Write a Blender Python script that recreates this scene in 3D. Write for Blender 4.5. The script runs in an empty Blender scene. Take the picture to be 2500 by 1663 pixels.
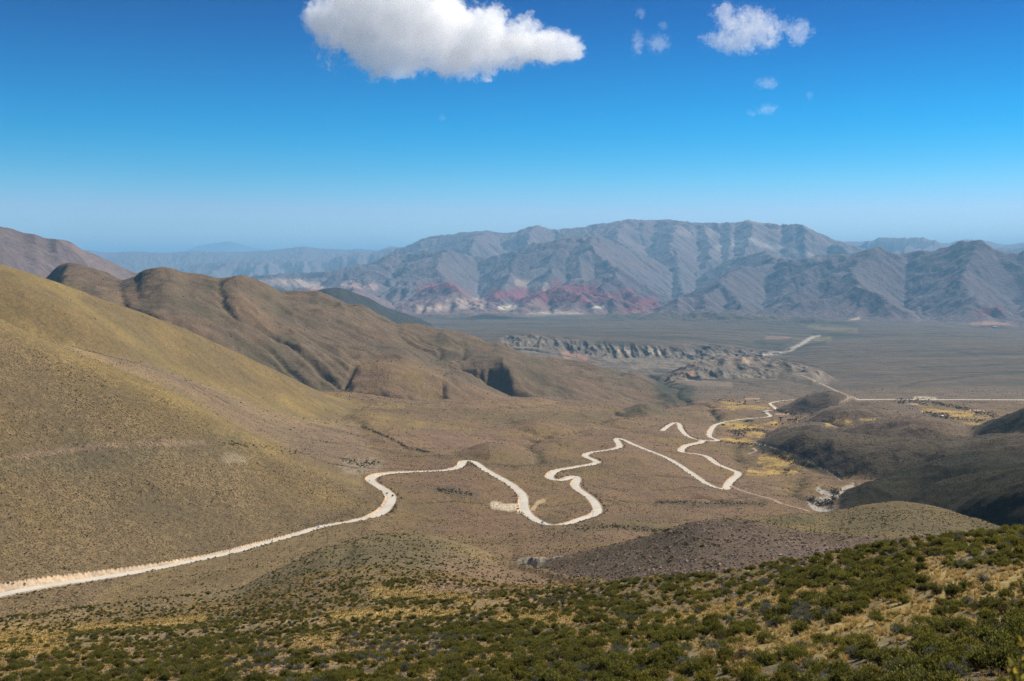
import bpy, bmesh, math, random, time
import numpy as np
from mathutils import Vector, Matrix
T0 = time.time()
def log(*a): print('[%.1fs]' % (time.time() - T0), *a)
random.seed(5); RNG = np.random.default_rng(5)
C = bpy.context.scene.collection

# ------------------------------------------------------------------ camera geometry (photo is 2500 x 1663)
PW, PH, F, HORIZ = 2500., 1663., 2453., 636.
PITCH = math.atan((PH / 2 - HORIZ) / F)
def pix(u, v):
    """pixel -> azimuth (rad, + = right) and tangent of elevation"""
    u = np.asarray(u, float); v = np.asarray(v, float)
    x = (u - PW / 2) / F; y = -(v - PH / 2) / F
    cp, sp = math.cos(PITCH), math.sin(PITCH)
    dy = cp + y * sp; dz = -sp + y * cp
    return np.arctan2(x, dy), dz / np.hypot(x, dy)
def topix(x, y, z):
    cp, sp = math.cos(PITCH), math.sin(PITCH)
    d = y * cp - z * sp; h = y * sp + z * cp
    d = np.where(d < 0.1, 0.1, d)
    return PW / 2 + F * x / d, PH / 2 - F * h / d
ZO = {'p': (0, 0, 1.), 'z1': (0, 500, 2.6133), 'z2': (800, 500, 2.6133), 'z3': (1600, 500, 2.6133), 'z4': (0, 1063, 2.6133),
      'z5': (800, 1063, 2.6133), 'z6': (1600, 1063, 2.6133), 'c': (700, 0, 1.684), 'v': (1740, 960, 8.418), 'w': (2180, 960, 7.366),
      'q': (1880, 1080, 7.842)}
def pts(s):
    """'z1:0,383 150,425 z2:0,3' -> list of photo pixels"""
    out = []; k = 'p'
    for tok in s.replace('\n', ' ').split():
        if ':' in tok: k, tok = tok.split(':')
        a, b = tok.split(','); o = ZO[k]
        out.append((o[0] + float(a) / o[2], o[1] + float(b) / o[2]))
    return out

# ------------------------------------------------------------------ noise
_P = np.random.default_rng(11).permutation(4096).astype(np.int32)
_G = np.stack([np.cos(np.arange(64) * 2 * np.pi / 64), np.sin(np.arange(64) * 2 * np.pi / 64)], 1).astype(np.float32)
def perlin(x, y, seed=0):
    x = np.asarray(x, np.float64); y = np.asarray(y, np.float64)
    xi = np.floor(x).astype(np.int64); yi = np.floor(y).astype(np.int64)
    xf = (x - xi).astype(np.float32); yf = (y - yi).astype(np.float32)
    def g(ax, ay, fx, fy):
        h = _P[(_P[(ax + seed * 57) & 4095] + ay + seed * 131) & 4095] & 63
        v = _G[h]
        return v[..., 0] * fx + v[..., 1] * fy
    a = g(xi, yi, xf, yf); b = g(xi + 1, yi, xf - 1, yf); c = g(xi, yi + 1, xf, yf - 1); d = g(xi + 1, yi + 1, xf - 1, yf - 1)
    u = xf * xf * xf * (xf * (xf * 6 - 15) + 10); w = yf * yf * yf * (yf * (yf * 6 - 15) + 10)
    return 1.5 * ((a * (1 - u) + b * u) * (1 - w) + (c * (1 - u) + d * u) * w)
def fbm(x, y, wl, octv=4, gain=.5, seed=0):
    s = 0; a = 1.; f = 1. / wl; n = 0
    for i in range(octv):
        s = s + a * perlin(x * f + 17.3 * i, y * f - 9.1 * i, seed + i); n += a; a *= gain; f *= 2.03
    return s / n
def ridged(x, y, wl, octv=5, gain=.55, seed=0):
    s = 0; a = 1.; f = 1. / wl; n = 0; w = 1.
    for i in range(octv):
        r = 1 - np.abs(perlin(x * f + 7.7 * i, y * f + 3.3 * i, seed + i)); r = r * r
        s = s + a * r * w; w = np.clip(r * 1.5, 0, 1); n += a; a *= gain; f *= 2.07
    return s / n
def sstep(a, b, x):
    t = np.clip((x - a) / (b - a), 0, 1); return t * t * (3 - 2 * t)

# ------------------------------------------------------------------ polar terrain grid round the viewpoint (spacing grows with distance)
TH = np.concatenate([np.radians(np.linspace(-115, -38, 40, endpoint=False)), np.radians(np.linspace(-38, -30, 60, endpoint=False)),
                     np.radians(np.linspace(-30, 30, 1240)), np.radians(np.linspace(30, 38, 61)[1:]), np.radians(np.linspace(38, 115, 41)[1:])])
def seg(a, b, st, end=False):
    n = int(math.ceil(math.log(b / a) / st)); return np.linspace(math.log(a), math.log(b), n, endpoint=end)
LR = np.concatenate([seg(1.2, 25, .06), seg(25, 480, .0075), seg(480, 1700, .0028), seg(1700, 3000, .0034), seg(3000, 4600, .0042), seg(4600, 7200, .0018), seg(7200, 8200, .0045),
                     seg(8200, 29000, .0034), seg(29000, 110000, .012, True)])
NT, NR = len(TH), len(LR)
RR = np.exp(LR)
log('grid', NT, NR, NT * NR)

def gs(a, sig):
    n = int(sig * 3) + 1; k = np.exp(-.5 * (np.arange(-n, n + 1) / sig) ** 2); k /= k.sum()
    return np.convolve(np.pad(a, n, mode='edge'), k, mode='valid')
def curve(s, r, sm=5):
    """photo polyline + distance (number or [(u, r)..]) -> per column ln r and tan elevation, and azimuth range"""
    P = np.array(pts(s) if isinstance(s, str) else s)
    th, t = pix(P[:, 0], P[:, 1])
    if np.isscalar(r): l = np.full(len(th), math.log(r))
    else:
        rr = np.array(r, float); l = np.interp(P[:, 0], rr[:, 0], np.log(rr[:, 1]))
    o = np.argsort(th); th, t, l = th[o], t[o], l[o]
    return gs(np.interp(TH, th, l), sm), gs(np.interp(TH, th, t), sm * .6), th[0], th[-1]
def pchip_cols(L, T):
    """monotone cubic through (L[k], T[k]) in every column, evaluated on LR -> (NR, NT)"""
    K = len(L); h = np.diff(L, axis=0); d = np.diff(T, axis=0) / h
    m = np.zeros_like(T)
    for k in range(1, K - 1):
        w1 = 2 * h[k] + h[k - 1]; w2 = h[k] + 2 * h[k - 1]; same = d[k - 1] * d[k] > 0
        with np.errstate(divide='ignore', invalid='ignore'):
            mm = (w1 + w2) / (w1 / d[k - 1] + w2 / d[k])
        m[k] = np.where(same, mm, 0)
    m[0] = d[0]; m[-1] = d[-1]
    out = np.empty((NR, NT), np.float32)
    for c in range(NT):
        i = np.clip(np.searchsorted(L[:, c], LR) - 1, 0, K - 2)
        hh = h[i, c]; s = (LR - L[i, c]) / hh
        s = np.clip(s, 0, 1)
        h00 = (1 + 2 * s) * (1 - s) ** 2; h10 = s * (1 - s) ** 2; h01 = s * s * (3 - 2 * s); h11 = s * s * (s - 1)
        out[:, c] = h00 * T[i, c] + h10 * hh * m[i, c] + h01 * T[i + 1, c] + h11 * hh * m[i + 1, c]
    out -= np.maximum(L[0][None] - LR[:, None], 0).astype(np.float32) * 1.6
    out -= np.maximum(LR[:, None] - L[-1][None], 0).astype(np.float32) * 1.0
    return out
def layer(curves, ext='', front=None, back=.4, crest_sm=5, taper=4., apron=.32):
    """curves ordered near -> far, the last is the crest; front=(ratio, slope) adds a foot before the first curve; a falling back is added"""
    Cs = [curve(c[0], c[1], crest_sm) for c in curves]
    L = [c[0] for c in Cs]; T = [c[1] for c in Cs]
    if front:
        rc = np.exp(L[0]); zc = T[0] * rc; rf = rc * front[0]
        L.insert(0, np.log(rf)); T.insert(0, (zc - front[1] * (rc - rf)) / rf)
    elif apron:
        rc = np.exp(L[0]); zc = T[0] * rc; rf = rc * .72
        L.insert(0, np.log(rf)); T.insert(0, (zc - apron * (rc - rf)) / rf)
    rc = np.exp(L[-1]); zc = T[-1] * rc
    if back:
        for q, k in ((.07, .35), (.2, .8), (.45, 1.)):
            rb = rc * (1 + q); L.append(np.log(rb)); T.append((zc - back * k * q * rc) / rb)
    L = np.array(L); T = np.array(T)
    for k in range(1, len(L)): L[k] = np.maximum(L[k], L[k - 1] + .004)
    S = pchip_cols(L, T)
    a, b = Cs[-1][2], Cs[-1][3]
    pen = np.zeros(NT)
    if 'L' not in ext: pen += np.maximum(a - TH, 0)
    if 'R' not in ext: pen += np.maximum(TH - b, 0)
    S -= (np.minimum(pen * taper, 3) * .12 + np.minimum((pen * taper) ** 2, 9) * .4)[None].astype(np.float32)
    return S
# ------------------------------------------------------------------ the landforms: outlines at their own distances
LAYERS = []      # (object key, albedo, noise amp, surface)
def add(key, col, S): LAYERS.append((key, np.array(col, np.float32), S))
# valley floor / base surface
def K(*rows): return [(u, v) for u, v, r in rows], [(u, r) for u, v, r in rows]
BASE = [
 K((0, 1850, 60), (1250, 1850, 60), (2500, 1850, 60)),
 K((0, 1720, 330), (1250, 1640, 330), (2500, 1600, 330)),
 K((0, 1560, 600), (600, 1405, 640), (900, 1375, 640), (1150, 1375, 640), (1250, 1376, 640), (1290, 1397, 641), (1370, 1396, 646), (1440, 1384, 656), (1500, 1372, 665), (1600, 1395, 640), (2000, 1400, 600), (2500, 1420, 600)),
 K((0, 1542, 655), (600, 1388, 660), (900, 1350, 655), (1150, 1366, 650), (1250, 1372, 645), (1275, 1362, 645), (1370, 1361, 650), (1440, 1353, 660), (1500, 1345, 672), (1600, 1365, 660), (2000, 1375, 660), (2500, 1400, 660)),
 K((0, 1430, 720), (600, 1330, 850), (900, 1250, 950), (1000, 1256, 970), (1330, 1277, 990), (1460, 1270, 1010), (1700, 1262, 1080), (1900, 1258, 1200), (2020, 1260, 1260), (2200, 1262, 1290), (2500, 1270, 1300)),
 K((0, 1300, 900), (600, 1250, 1000), (900, 1160, 1170), (1000, 1160, 1210), (1200, 1155, 1270), (1500, 1170, 1350), (1770, 1195, 1430), (1950, 1193, 1530), (2050, 1185, 1560), (2120, 1170, 1620), (2500, 1180, 1650)),
 K((0, 1250, 1100), (600, 1200, 1200), (900, 1100, 1450), (1120, 1120, 1450), (1300, 1100, 1700), (1510, 1073, 1850), (1800, 1115, 1880), (1944, 1101, 1950), (2100, 1110, 2000), (2500, 1120, 2000)),
 K((0, 1150, 1500), (600, 1100, 1600), (900, 1000, 2100), (1200, 1000, 2400), (1500, 1030, 2450), (1650, 1030, 2500), (1750, 1060, 2350), (1906, 1036, 2640), (2100, 1030, 2700), (2500, 1026, 2700)),
 K((0, 1050, 2300), (600, 960, 2400), (900, 960, 2600), (1255, 968, 3000), (1500, 985, 3200), (1623, 992, 3300), (1850, 985, 3450), (2000, 980, 3550), (2500, 976, 3600)),
 K((0, 900, 4000), (900, 930, 3600), (1255, 940, 4000), (1500, 930, 4500), (1650, 930, 4600), (1800, 935, 4400), (2000, 935, 4500), (2500, 935, 4500)),
 K((0, 860, 5500), (1000, 868, 5200), (1200, 872, 5300), (1350, 885, 5450), (1500, 905, 5500), (1650, 912, 5350), (1780, 905, 5400), (1880, 889, 5600), (2000, 885, 5600), (2500, 880, 5600)),
 K((0, 845, 6200), (1000, 850, 6200), (1200, 850, 6350), (1300, 838, 6500), (1400, 852, 6600), (1520, 866, 6500), (1700, 878, 6500), (1780, 878, 6450), (1880, 868, 6400), (2000, 868, 6400), (2500, 862, 6400)),
 K((0, 830, 6700), (1000, 835, 6700), (1200, 836, 6650), (1260, 827, 6700), (1300, 822, 6720), (1400, 827, 6850), (1520, 835, 6850), (1700, 846, 6900), (1780, 850, 7000), (1850, 862, 6900), (1890, 860, 6900), (1950, 853, 7000), (2100, 850, 7000), (2500, 848, 7000)),
 K((0, 800, 9000), (1000, 802, 8800), (1200, 805, 8500), (1500, 806, 8700), (1700, 806, 8900), (1850, 812, 9000), (1967, 822, 8900), (2000, 826, 8600), (2200, 820, 8600), (2500, 825, 8600)),
 K((0, 775, 12300), (1000, 776, 12300), (1150, 778, 12200), (1700, 776, 12200), (2000, 787, 11800), (2100, 790, 11600), (2500, 806, 11300)),
 K((0, 755, 15500), (1250, 755, 15500), (2500, 762, 15500)),
 K((0, 690, 40000), (1250, 690, 40000), (2500, 690, 40000)),
 K((0, 664, 100000), (1250, 664, 100000), (2500, 664, 100000))]
_k2, _k3 = BASE[3], BASE[4]      # keep the ground above the small gully wall even
_u = [p[0] for p in _k2[0]]; _v3 = np.interp(_u, [p[0] for p in _k3[0]], [p[1] for p in _k3[0]]); _r3 = np.interp(_u, [p[0] for p in _k3[1]], [p[1] for p in _k3[1]])
for q_ in (.10, .04): BASE.insert(4, ([(p[0], p[1] + (v - p[1]) * q_) for p, v in zip(_k2[0], _v3)], [(p[0], math.exp(math.log(p[1]) + (math.log(r) - math.log(p[1])) * q_)) for p, r in zip(_k2[1], _r3)]))
add('valley', (.15, .112, .08), layer(BASE, 'LR', back=0, apron=0))
# foreground hillside with the shrubs
add('ground', (.17, .14, .085), layer([
  ([(0, 4000), (1250, 4000), (2500, 4000)], [(0, 1.3), (2500, 1.3)]),
  ([(0, 1663), (600, 1663), (1250, 1663), (1900, 1663), (2500, 1663)], [(-200, 128), (0, 125), (600, 108), (1250, 75), (1900, 50), (2500, 38)]),
  ('p:-300,1600 0,1590 400,1572 800,1532 z5:700,1140 1350,1075 1700,1030 z6:0,962 400,940 1000,822 1500,742 1830,690 2200,645 2352,638 2800,560',
   [(0, 205), (800, 200), (1316, 195), (1450, 180), (1753, 152), (2000, 135), (2300, 115), (2500, 108)])], 'LR', back=.55, apron=0))
add('knoll', (.155, .12, .07), layer([
  ([(0, 1700), (1250, 1700)], [(0, 100), (600, 95), (1250, 70)]),
  ('p:-300,1605 0,1592 400,1574 800,1535 z5:700,1145 1350,1090 1700,1050', [(0, 200), (800, 195), (1316, 190), (1450, 180)]),
  ('z4:-600,1300 0,1235 600,1160 1200,1090 1500,1045 1700,940 1900,840 2200,750 z5:0,750 200,690 400,665 600,668 700,690 900,750 1050,815 1200,868 1400,918 1600,968 1740,1002',
   [(0, 270), (440, 310), (650, 345), (840, 385), (953, 425), (1070, 450), (1200, 440), (1300, 390), (1480, 270)])], 'L', back=.5, apron=0, crest_sm=14))
# dark stony hill in front of the valley and the grassy ridge behind it
add('stony_hill', (.135, .1, .075), layer([
  ('z5:1500,945 1750,1000 z6:0,965 500,950 1000,870 1550,790 1830,740', [(1370, 420), (1470, 350), (1600, 310), (1800, 280), (2300, 260)]),
  ('z5:1400,890 1500,850 1600,820 1700,790 1850,752 2000,715 2200,645 2352,600 z6:400,588 520,592 640,608 800,642 950,672 1100,690 1300,698 1550,718 1830,700 2200,690',
   [(1340, 470), (1600, 450), (1780, 420), (2020, 370), (2190, 330), (2400, 300)])], '', back=.35, apron=0))
add('grass_ridge', (.125, .097, .048), layer([
  ('z6:0,800 500,680 1000,740 1550,760 2352,800', [(1600, 480), (2000, 430), (2500, 380)]),
  ('z6:100,660 250,618 500,584 800,568 1100,540 1300,500 1500,471 1600,471 1750,496 1900,535 2100,600 2200,640 2352,705 2700,820',
   [(1700, 560), (1900, 640), (2050, 780), (2200, 800), (2330, 740), (2500, 620)])], '', back=.35, apron=0))
# dark hills on the right
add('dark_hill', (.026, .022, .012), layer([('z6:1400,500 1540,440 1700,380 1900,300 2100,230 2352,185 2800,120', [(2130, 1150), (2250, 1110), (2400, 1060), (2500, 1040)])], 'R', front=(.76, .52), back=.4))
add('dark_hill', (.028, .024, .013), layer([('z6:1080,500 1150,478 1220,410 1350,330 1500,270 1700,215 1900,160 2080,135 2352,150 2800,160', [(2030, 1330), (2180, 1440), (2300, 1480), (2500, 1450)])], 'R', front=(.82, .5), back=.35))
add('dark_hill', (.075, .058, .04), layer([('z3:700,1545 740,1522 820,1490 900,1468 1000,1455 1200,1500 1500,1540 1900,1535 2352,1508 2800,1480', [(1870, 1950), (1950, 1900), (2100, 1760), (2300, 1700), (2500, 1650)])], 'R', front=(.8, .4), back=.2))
add('brown_hill', (.125, .092, .068), layer([('z3:1050,1480 1150,1440 1300,1390 1500,1365 1700,1365 1850,1380 1950,1410 2100,1460 2200,1495 2245,1507 2352,1540', [(2000, 2120), (2200, 2040), (2450, 1930)])], '', front=(.8, .42), back=.35))
add('brown_hill', (.12, .09, .066), layer([('z3:720,1490 780,1460 900,1425 1000,1415 1100,1425 1200,1450', 2160)], '', front=(.88, .36), back=.3))
add('brown_hill', (.125, .092, .066), layer([('z3:960,1385 1000,1365 1100,1312 1200,1288 1350,1300 1500,1330 1700,1358 1800,1375', 2560)], '', front=(.86, .4), back=.3))
add('brown_hill', (.12, .09, .066), layer([('z3:1240,1292 1270,1280 1350,1268 1500,1275 1600,1290 1700,1330 1740,1350', 2780)], '', front=(.9, .34), back=.3))
add('cone_hill', (.11, .082, .062), layer([('z3:830,1280 860,1268 950,1220 1040,1195 1110,1187 1170,1195 1230,1220 1290,1255 1330,1275', 3150)], '', front=(.9, .45), back=.45, crest_sm=3))
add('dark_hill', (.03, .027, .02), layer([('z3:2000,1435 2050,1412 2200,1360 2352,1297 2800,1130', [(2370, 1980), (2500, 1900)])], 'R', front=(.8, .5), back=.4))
add('brown_hill', (.11, .088, .05), layer([('z2:1840,1360 1880,1330 1950,1300 2050,1288 2100,1305 2160,1340', 2750)], '', front=(.93, .34), back=.3))
# shoulders the road climbs over
for s_, r_, f_, sl_ in (('z5:1030,85 1150,112 1250,160 1350,213 1440,262 1490,300', 1490, .93, .28), ('z5:1230,238 1350,270 1450,298 1548,317 1610,350', 1330, .95, .26),
   ('z2:1020,1480 1200,1420 1330,1393 1480,1425 1600,1475', 2050, .9, .22), ('z2:1720,1445 1850,1398 1950,1415 2030,1475', 2280, .93, .25), ('z2:80,1240 300,1225 600,1235 900,1262 1200,1300', 2750, .9, .2), ('z2:0,1050 200,1015 400,1000 600,1050 800,1110 1000,1190', 2850, .9, .24), ('z2:500,1500 700,1440 900,1420 1100,1440', 2000, .92, .22)):
    add('shoulder', (.155, .108, .068), layer([(s_, r_)], '', front=(f_, sl_), back=.22, taper=2.5))
# grassy slopes on the left, nearest first
add('grass_slope', (.15, .11, .063), layer([
  ('p:-400,1700 0,1600 400,1520 600,1440 800,1330 900,1290 980,1260', [(0, 590), (600, 640), (900, 880), (980, 960)]),
  ('z4:-900,1180 0,1000 600,900 1465,745 2025,583 2352,525 z5:130,545 300,512 400,445 430,390', [(-300, 640), (0, 680), (230, 720), (561, 800), (775, 895), (900, 935), (925, 990), (965, 1090)]),
  ('z1:-900,450 0,720 100,768 200,818 350,885 500,955 700,1030 900,1110 1100,1190 1300,1300 1500,1430 1700,1530 z4:1850,122 2100,228 2352,322 z5:300,340 400,385 450,430',
   [(-300, 1080), (0, 1070), (400, 1060), (700, 1060), (800, 1080), (892, 1120), (970, 1080)])], 'L', back=.3))
add('rocky_slope', (.18, .132, .085), layer([
  ('p:0,1250 600,1150 803,1160 900,1165 1000,1150 1080,1130', [(0, 1000), (600, 1080), (900, 1180), (1080, 1350)]),
  ('z1:0,760 200,830 350,885 500,915 640,950 760,985 900,1010 1000,1050 1150,1100 1300,1155 1500,1230 1640,1300 1900,1385 2310,1430 z5:400,60',
   [(100, 1230), (350, 1420), (630, 1620), (880, 1780), (960, 1800)])], '', back=.22))
add('grass_hill', (.15, .11, .054), layer([
  ('p:-300,1050 0,1000 250,960 500,1000 700,1080 880,1100', [(0, 1300), (500, 1500), (880, 1650)]),
  ('z1:-500,480 150,480 300,540 450,600 560,665 680,745 800,820 950,930 1100,1020 1250,1090 1450,1170 1700,1240 2000,1330 2250,1390', [(0, 1500), (300, 1560), (600, 1780), (860, 1950)]),
  ('z1:-700,200 0,383 150,425 300,475 500,540 650,590 800,640 1000,720 1200,795 1400,890 1600,985 1800,1080 2000,1180 2150,1245 2300,1280 z2:250,1278 400,1285 560,1290',
   [(0, 1700), (300, 1800), (600, 2050), (850, 2250), (1000, 2350)])], 'L', back=.3))
# brown hills in the middle distance
add('brown_ridge', (.115, .086, .058), layer([
  ('z1:-200,700 300,720 900,835 1350,845 1750,950 2200,990 z2:90,985 300,1010', [(0, 2500), (500, 2700), (900, 2900)]),
  ('z1:100,450 160,425 230,402 400,395 480,388 560,405 660,440 780,470 860,442 930,412 1030,396 1110,408 1170,432 1280,440 1340,455 1400,470 1470,460 1550,448 1620,470 1700,505 1780,548 1860,552 1900,546 2000,562 2100,592 2200,625 z2:130,645 220,643 280,680 330,720 400,752 450,800 500,860',
   [(0, 4100), (200, 4000), (300, 3600), (400, 3350), (500, 3450), (600, 3350), (700, 3700), (800, 3850), (960, 3950)])], '', back=.35, crest_sm=3))
add('brown_ridge', (.118, .087, .058), layer([
  ('z2:40,985 90,985 300,1020 450,1065 620,1070 820,1040 1000,970 1100,960', [(800, 3050), (1220, 3400)]),
  ('z2:60,930 90,900 200,840 300,800 400,768 470,758 560,780 640,800 700,818 750,812 800,812 860,840 950,860 1040,900 1120,950', [(820, 3500), (980, 3800), (1230, 4000)])], '', back=.4, crest_sm=3))
add('brown_ridge', (.112, .084, .056), layer([
  ('z2:800,1060 900,1085 1190,1218 1500,1255 1900,1290 2100,1290 2250,1280', [(1100, 2950), (1370, 3050), (1620, 3300)]),
  ('z2:760,1065 820,1035 880,1000 950,960 1020,925 1080,903 1200,935 1300,960 1500,1000 1700,1040 1850,1080 2000,1100 2150,1180 2250,1260', [(1090, 3450), (1213, 3750), (1500, 4300), (1600, 4200), (1660, 3700)])], '', back=.3, crest_sm=3))
add('dark_ridge', (.032, .033, .032), layer([('z1:1700,560 1800,552 1960,547 2020,550 2060,535 2120,528 z2:60,528 100,533 200,572 280,600 350,645 430,675 500,695 600,730', [(650, 8600), (800, 8000), (1030, 8800)])], '', front=(.86, .3), back=.3))  # cloud shade put into the near-black base colour
add('purple_mountain', (.115, .09, .092), layer([('z1:-900,40 -300,90 0,140 60,148 150,180 220,187 290,215 380,220 450,235 530,290 600,315 680,350 760,390 865,437 1000,500', [(0, 7800), (330, 8600)])], 'L', front=(.66, .42), back=.4, crest_sm=3))
# badlands spur above the river bed
add('badlands', (.19, .16, .125), layer([
  ('z3:60,1110 150,1095 300,1110 480,1130 640,1125 780,1100 900,1060 1000,1050', [(1620, 4750), (1800, 4600), (1980, 4700)]),
  ('z3:70,1085 110,1062 180,1030 250,1005 350,983 480,958 620,964 700,982 760,984 830,1000 900,1008 960,1035 1030,1060', [(1630, 5050), (1780, 5350), (1900, 5350), (1990, 5100)])], '', back=.3, crest_sm=2))
# mountains across the valley
add('red_hills', (.24, .16, .13), layer([
  ('z2:-300,760 60,740 500,725 900,745 1200,750 1600,735 2100,720 2352,725', 12600),
  ('z2:-300,540 60,530 100,510 200,495 300,520 420,560 520,545 600,520 700,500 840,488 950,520 1110,555 1170,560 1240,485 1390,520 1550,502 1700,540 1830,560 1920,572 2100,600 2250,660', [(800, 14800), (1100, 14500), (1700, 14000)])], '', back=.3, crest_sm=2))
add('front_range', (.15, .115, .105), layer([
  ('z2:900,760 1350,735 1700,730 2352,722 z3:400,742 800,750 1150,757 1400,770 1700,772 2000,778 2352,806 2800,830', [(1144, 13200), (1500, 12900), (2000, 12200), (2500, 11600)]),
  ('z2:1200,600 1500,590 1900,600 2352,590 z3:300,580 700,600 1000,570 1300,575 1430,535 1600,575 1750,598 2000,590 2352,620 2800,640', [(1260, 14000), (1800, 13600), (2100, 13000), (2500, 12800)]),
  ('z2:1000,640 1250,560 1380,515 1600,450 1750,400 1900,385 2100,393 z3:0,385 200,390 400,382 600,375 700,385 800,362 1000,355 1150,355 1250,348 1330,318 1400,292 1500,300 1600,330 1650,302 1740,285 1850,263 1900,235 1960,221 2050,224 2090,222 2200,253 2300,265 2352,262 2800,240', [(1200, 15200), (1500, 16300), (1900, 17000), (2300, 16300), (2500, 16000)])], 'R', back=.3, crest_sm=2))
add('mountain_range', (.165, .135, .12), layer([
  ('z2:-600,620 0,620 800,600 1400,600 z3:0,560 900,540 1500,500', 15000),
  ('z2:-600,440 0,420 250,352 480,345 600,310 680,295 760,283 850,295 960,318 1060,290 1190,238 1280,235 1400,224 1500,212 1680,207 1850,212 1950,240 2100,252 2300,300 z3:100,335 250,345 400,270 480,235 540,215 600,200 640,203 680,250 760,265 850,280 950,310 1040,355 1200,380 1500,390', [(600, 21500), (1300, 20000), (1800, 19500), (2200, 20000)])], '', back=.3, crest_sm=2))
add('mountain_range', (.19, .145, .125), layer([
  ('z2:-300,500 500,480 1200,420 z3:0,390 900,400 1650,420 2300,440', 20000),
  ('z2:-100,400 100,350 310,297 400,265 480,247 540,230 600,215 700,195 790,190 830,178 950,170 1040,165 1100,180 1190,178 1250,150 1320,132 1380,140 1430,160 1530,150 1620,145 1700,123 1800,115 1850,103 1920,92 2000,97 2150,94 2250,103 z3:0,97 60,93 150,100 260,115 330,113 430,118 460,108 500,115 540,110 590,95 640,108 700,120 750,117 800,127 880,120 920,130 1000,135 1100,150 1180,147 1280,165 1350,185 1430,205 1500,218 1600,245 1700,280 1800,330',
   [(800, 27500), (1300, 26500), (1900, 26000), (2250, 24000)])], '', back=.3, crest_sm=2))
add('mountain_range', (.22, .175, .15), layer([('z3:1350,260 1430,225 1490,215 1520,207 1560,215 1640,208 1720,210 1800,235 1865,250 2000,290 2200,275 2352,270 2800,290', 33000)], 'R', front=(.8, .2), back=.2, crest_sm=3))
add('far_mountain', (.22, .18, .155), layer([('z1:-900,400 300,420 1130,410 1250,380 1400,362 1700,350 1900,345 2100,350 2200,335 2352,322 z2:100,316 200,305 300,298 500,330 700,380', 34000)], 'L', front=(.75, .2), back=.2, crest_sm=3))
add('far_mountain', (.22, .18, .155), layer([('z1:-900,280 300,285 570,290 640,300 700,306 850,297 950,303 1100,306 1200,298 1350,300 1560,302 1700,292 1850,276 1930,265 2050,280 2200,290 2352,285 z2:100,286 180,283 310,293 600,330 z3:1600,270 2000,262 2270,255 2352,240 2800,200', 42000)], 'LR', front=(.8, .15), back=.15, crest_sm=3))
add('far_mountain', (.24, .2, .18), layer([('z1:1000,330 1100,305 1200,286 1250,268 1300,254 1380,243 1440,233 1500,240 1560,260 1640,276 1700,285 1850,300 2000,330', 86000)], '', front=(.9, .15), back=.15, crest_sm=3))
log('layers', len(LAYERS))
# blend the landforms: the highest wins, feet rounded
KEYS = [l[0] for l in LAYERS]
TT = LAYERS[0][2].copy(); WIN = np.zeros((NR, NT), np.int8)
for i, (k, c, S) in enumerate(LAYERS[1:], 1):
    WIN[S > TT] = i
    kk = .0035
    h = np.maximum(kk - np.abs(S - TT), 0) / kk
    TT = np.maximum(S, TT) + h * h * kk * .25
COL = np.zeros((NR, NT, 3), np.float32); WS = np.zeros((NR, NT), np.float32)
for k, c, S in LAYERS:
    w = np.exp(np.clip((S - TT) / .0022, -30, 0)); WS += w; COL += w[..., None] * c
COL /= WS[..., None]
KNAMES = sorted(set(KEYS)); KID = np.array([KNAMES.index(k) for k in KEYS], np.int8)
WHO = KID[WIN]
for i in range(len(LAYERS)): LAYERS[i] = (LAYERS[i][0], LAYERS[i][1], None)
X = (RR[:, None] * np.sin(TH)[None]); Y = (RR[:, None] * np.cos(TH)[None]); Z = TT.astype(np.float64) * RR[:, None]
del S
ZA = Z.copy()
log('blended')

# ------------------------------------------------------------------ sampling helpers
_ti = np.arange(NT); _ri = np.arange(NR)
def fidx(x, y):
    th = np.arctan2(x, y); lr = np.log(np.maximum(np.hypot(x, y), 1.3))
    return np.interp(lr, LR, _ri), np.interp(th, TH, _ti)
def samp(A, x, y):
    a, b = fidx(x, y); i = np.clip(a.astype(int), 0, NR - 2); j = np.clip(b.astype(int), 0, NT - 2)
    a = a - i; b = b - j
    if A.ndim == 3: a = a[..., None]; b = b[..., None]
    return A[i, j] * (1 - a) * (1 - b) + A[i + 1, j] * a * (1 - b) + A[i, j + 1] * (1 - a) * b + A[i + 1, j + 1] * a * b
def hgt(x, y): return samp(Z, np.asarray(x, float), np.asarray(y, float))

def flood(z, eps):
    """fill closed hollows so that every slope drains to the edge"""
    import heapq
    ny, nx = z.shape; W = nx + 2; p = np.full((ny + 2, W), -1e9); p[1:-1, 1:-1] = z; zl = p.ravel().tolist(); done = bytearray(len(zl)); h = []
    for i in list(range(W)) + list(range(len(zl) - W, len(zl))) + [k * W for k in range(ny + 2)] + [k * W + W - 1 for k in range(ny + 2)]: done[i] = 1
    for i in [W + 1 + k for k in range(nx)] + [ny * W + 1 + k for k in range(nx)] + [(k + 1) * W + 1 for k in range(ny)] + [(k + 1) * W + nx for k in range(ny)]:
        if not done[i]: done[i] = 1; h.append((zl[i], i))
    heapq.heapify(h); nb = (-1, 1, -W, W, -W - 1, -W + 1, W - 1, W + 1); push = heapq.heappush; pop = heapq.heappop
    while h:
        a, i = pop(h); e = a + eps
        for d in nb:
            j = i + d
            if not done[j]:
                done[j] = 1
                if zl[j] < e: zl[j] = e
                push(h, (zl[j], j))
    return np.array(zl).reshape(ny + 2, W)[1:-1, 1:-1]
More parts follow.
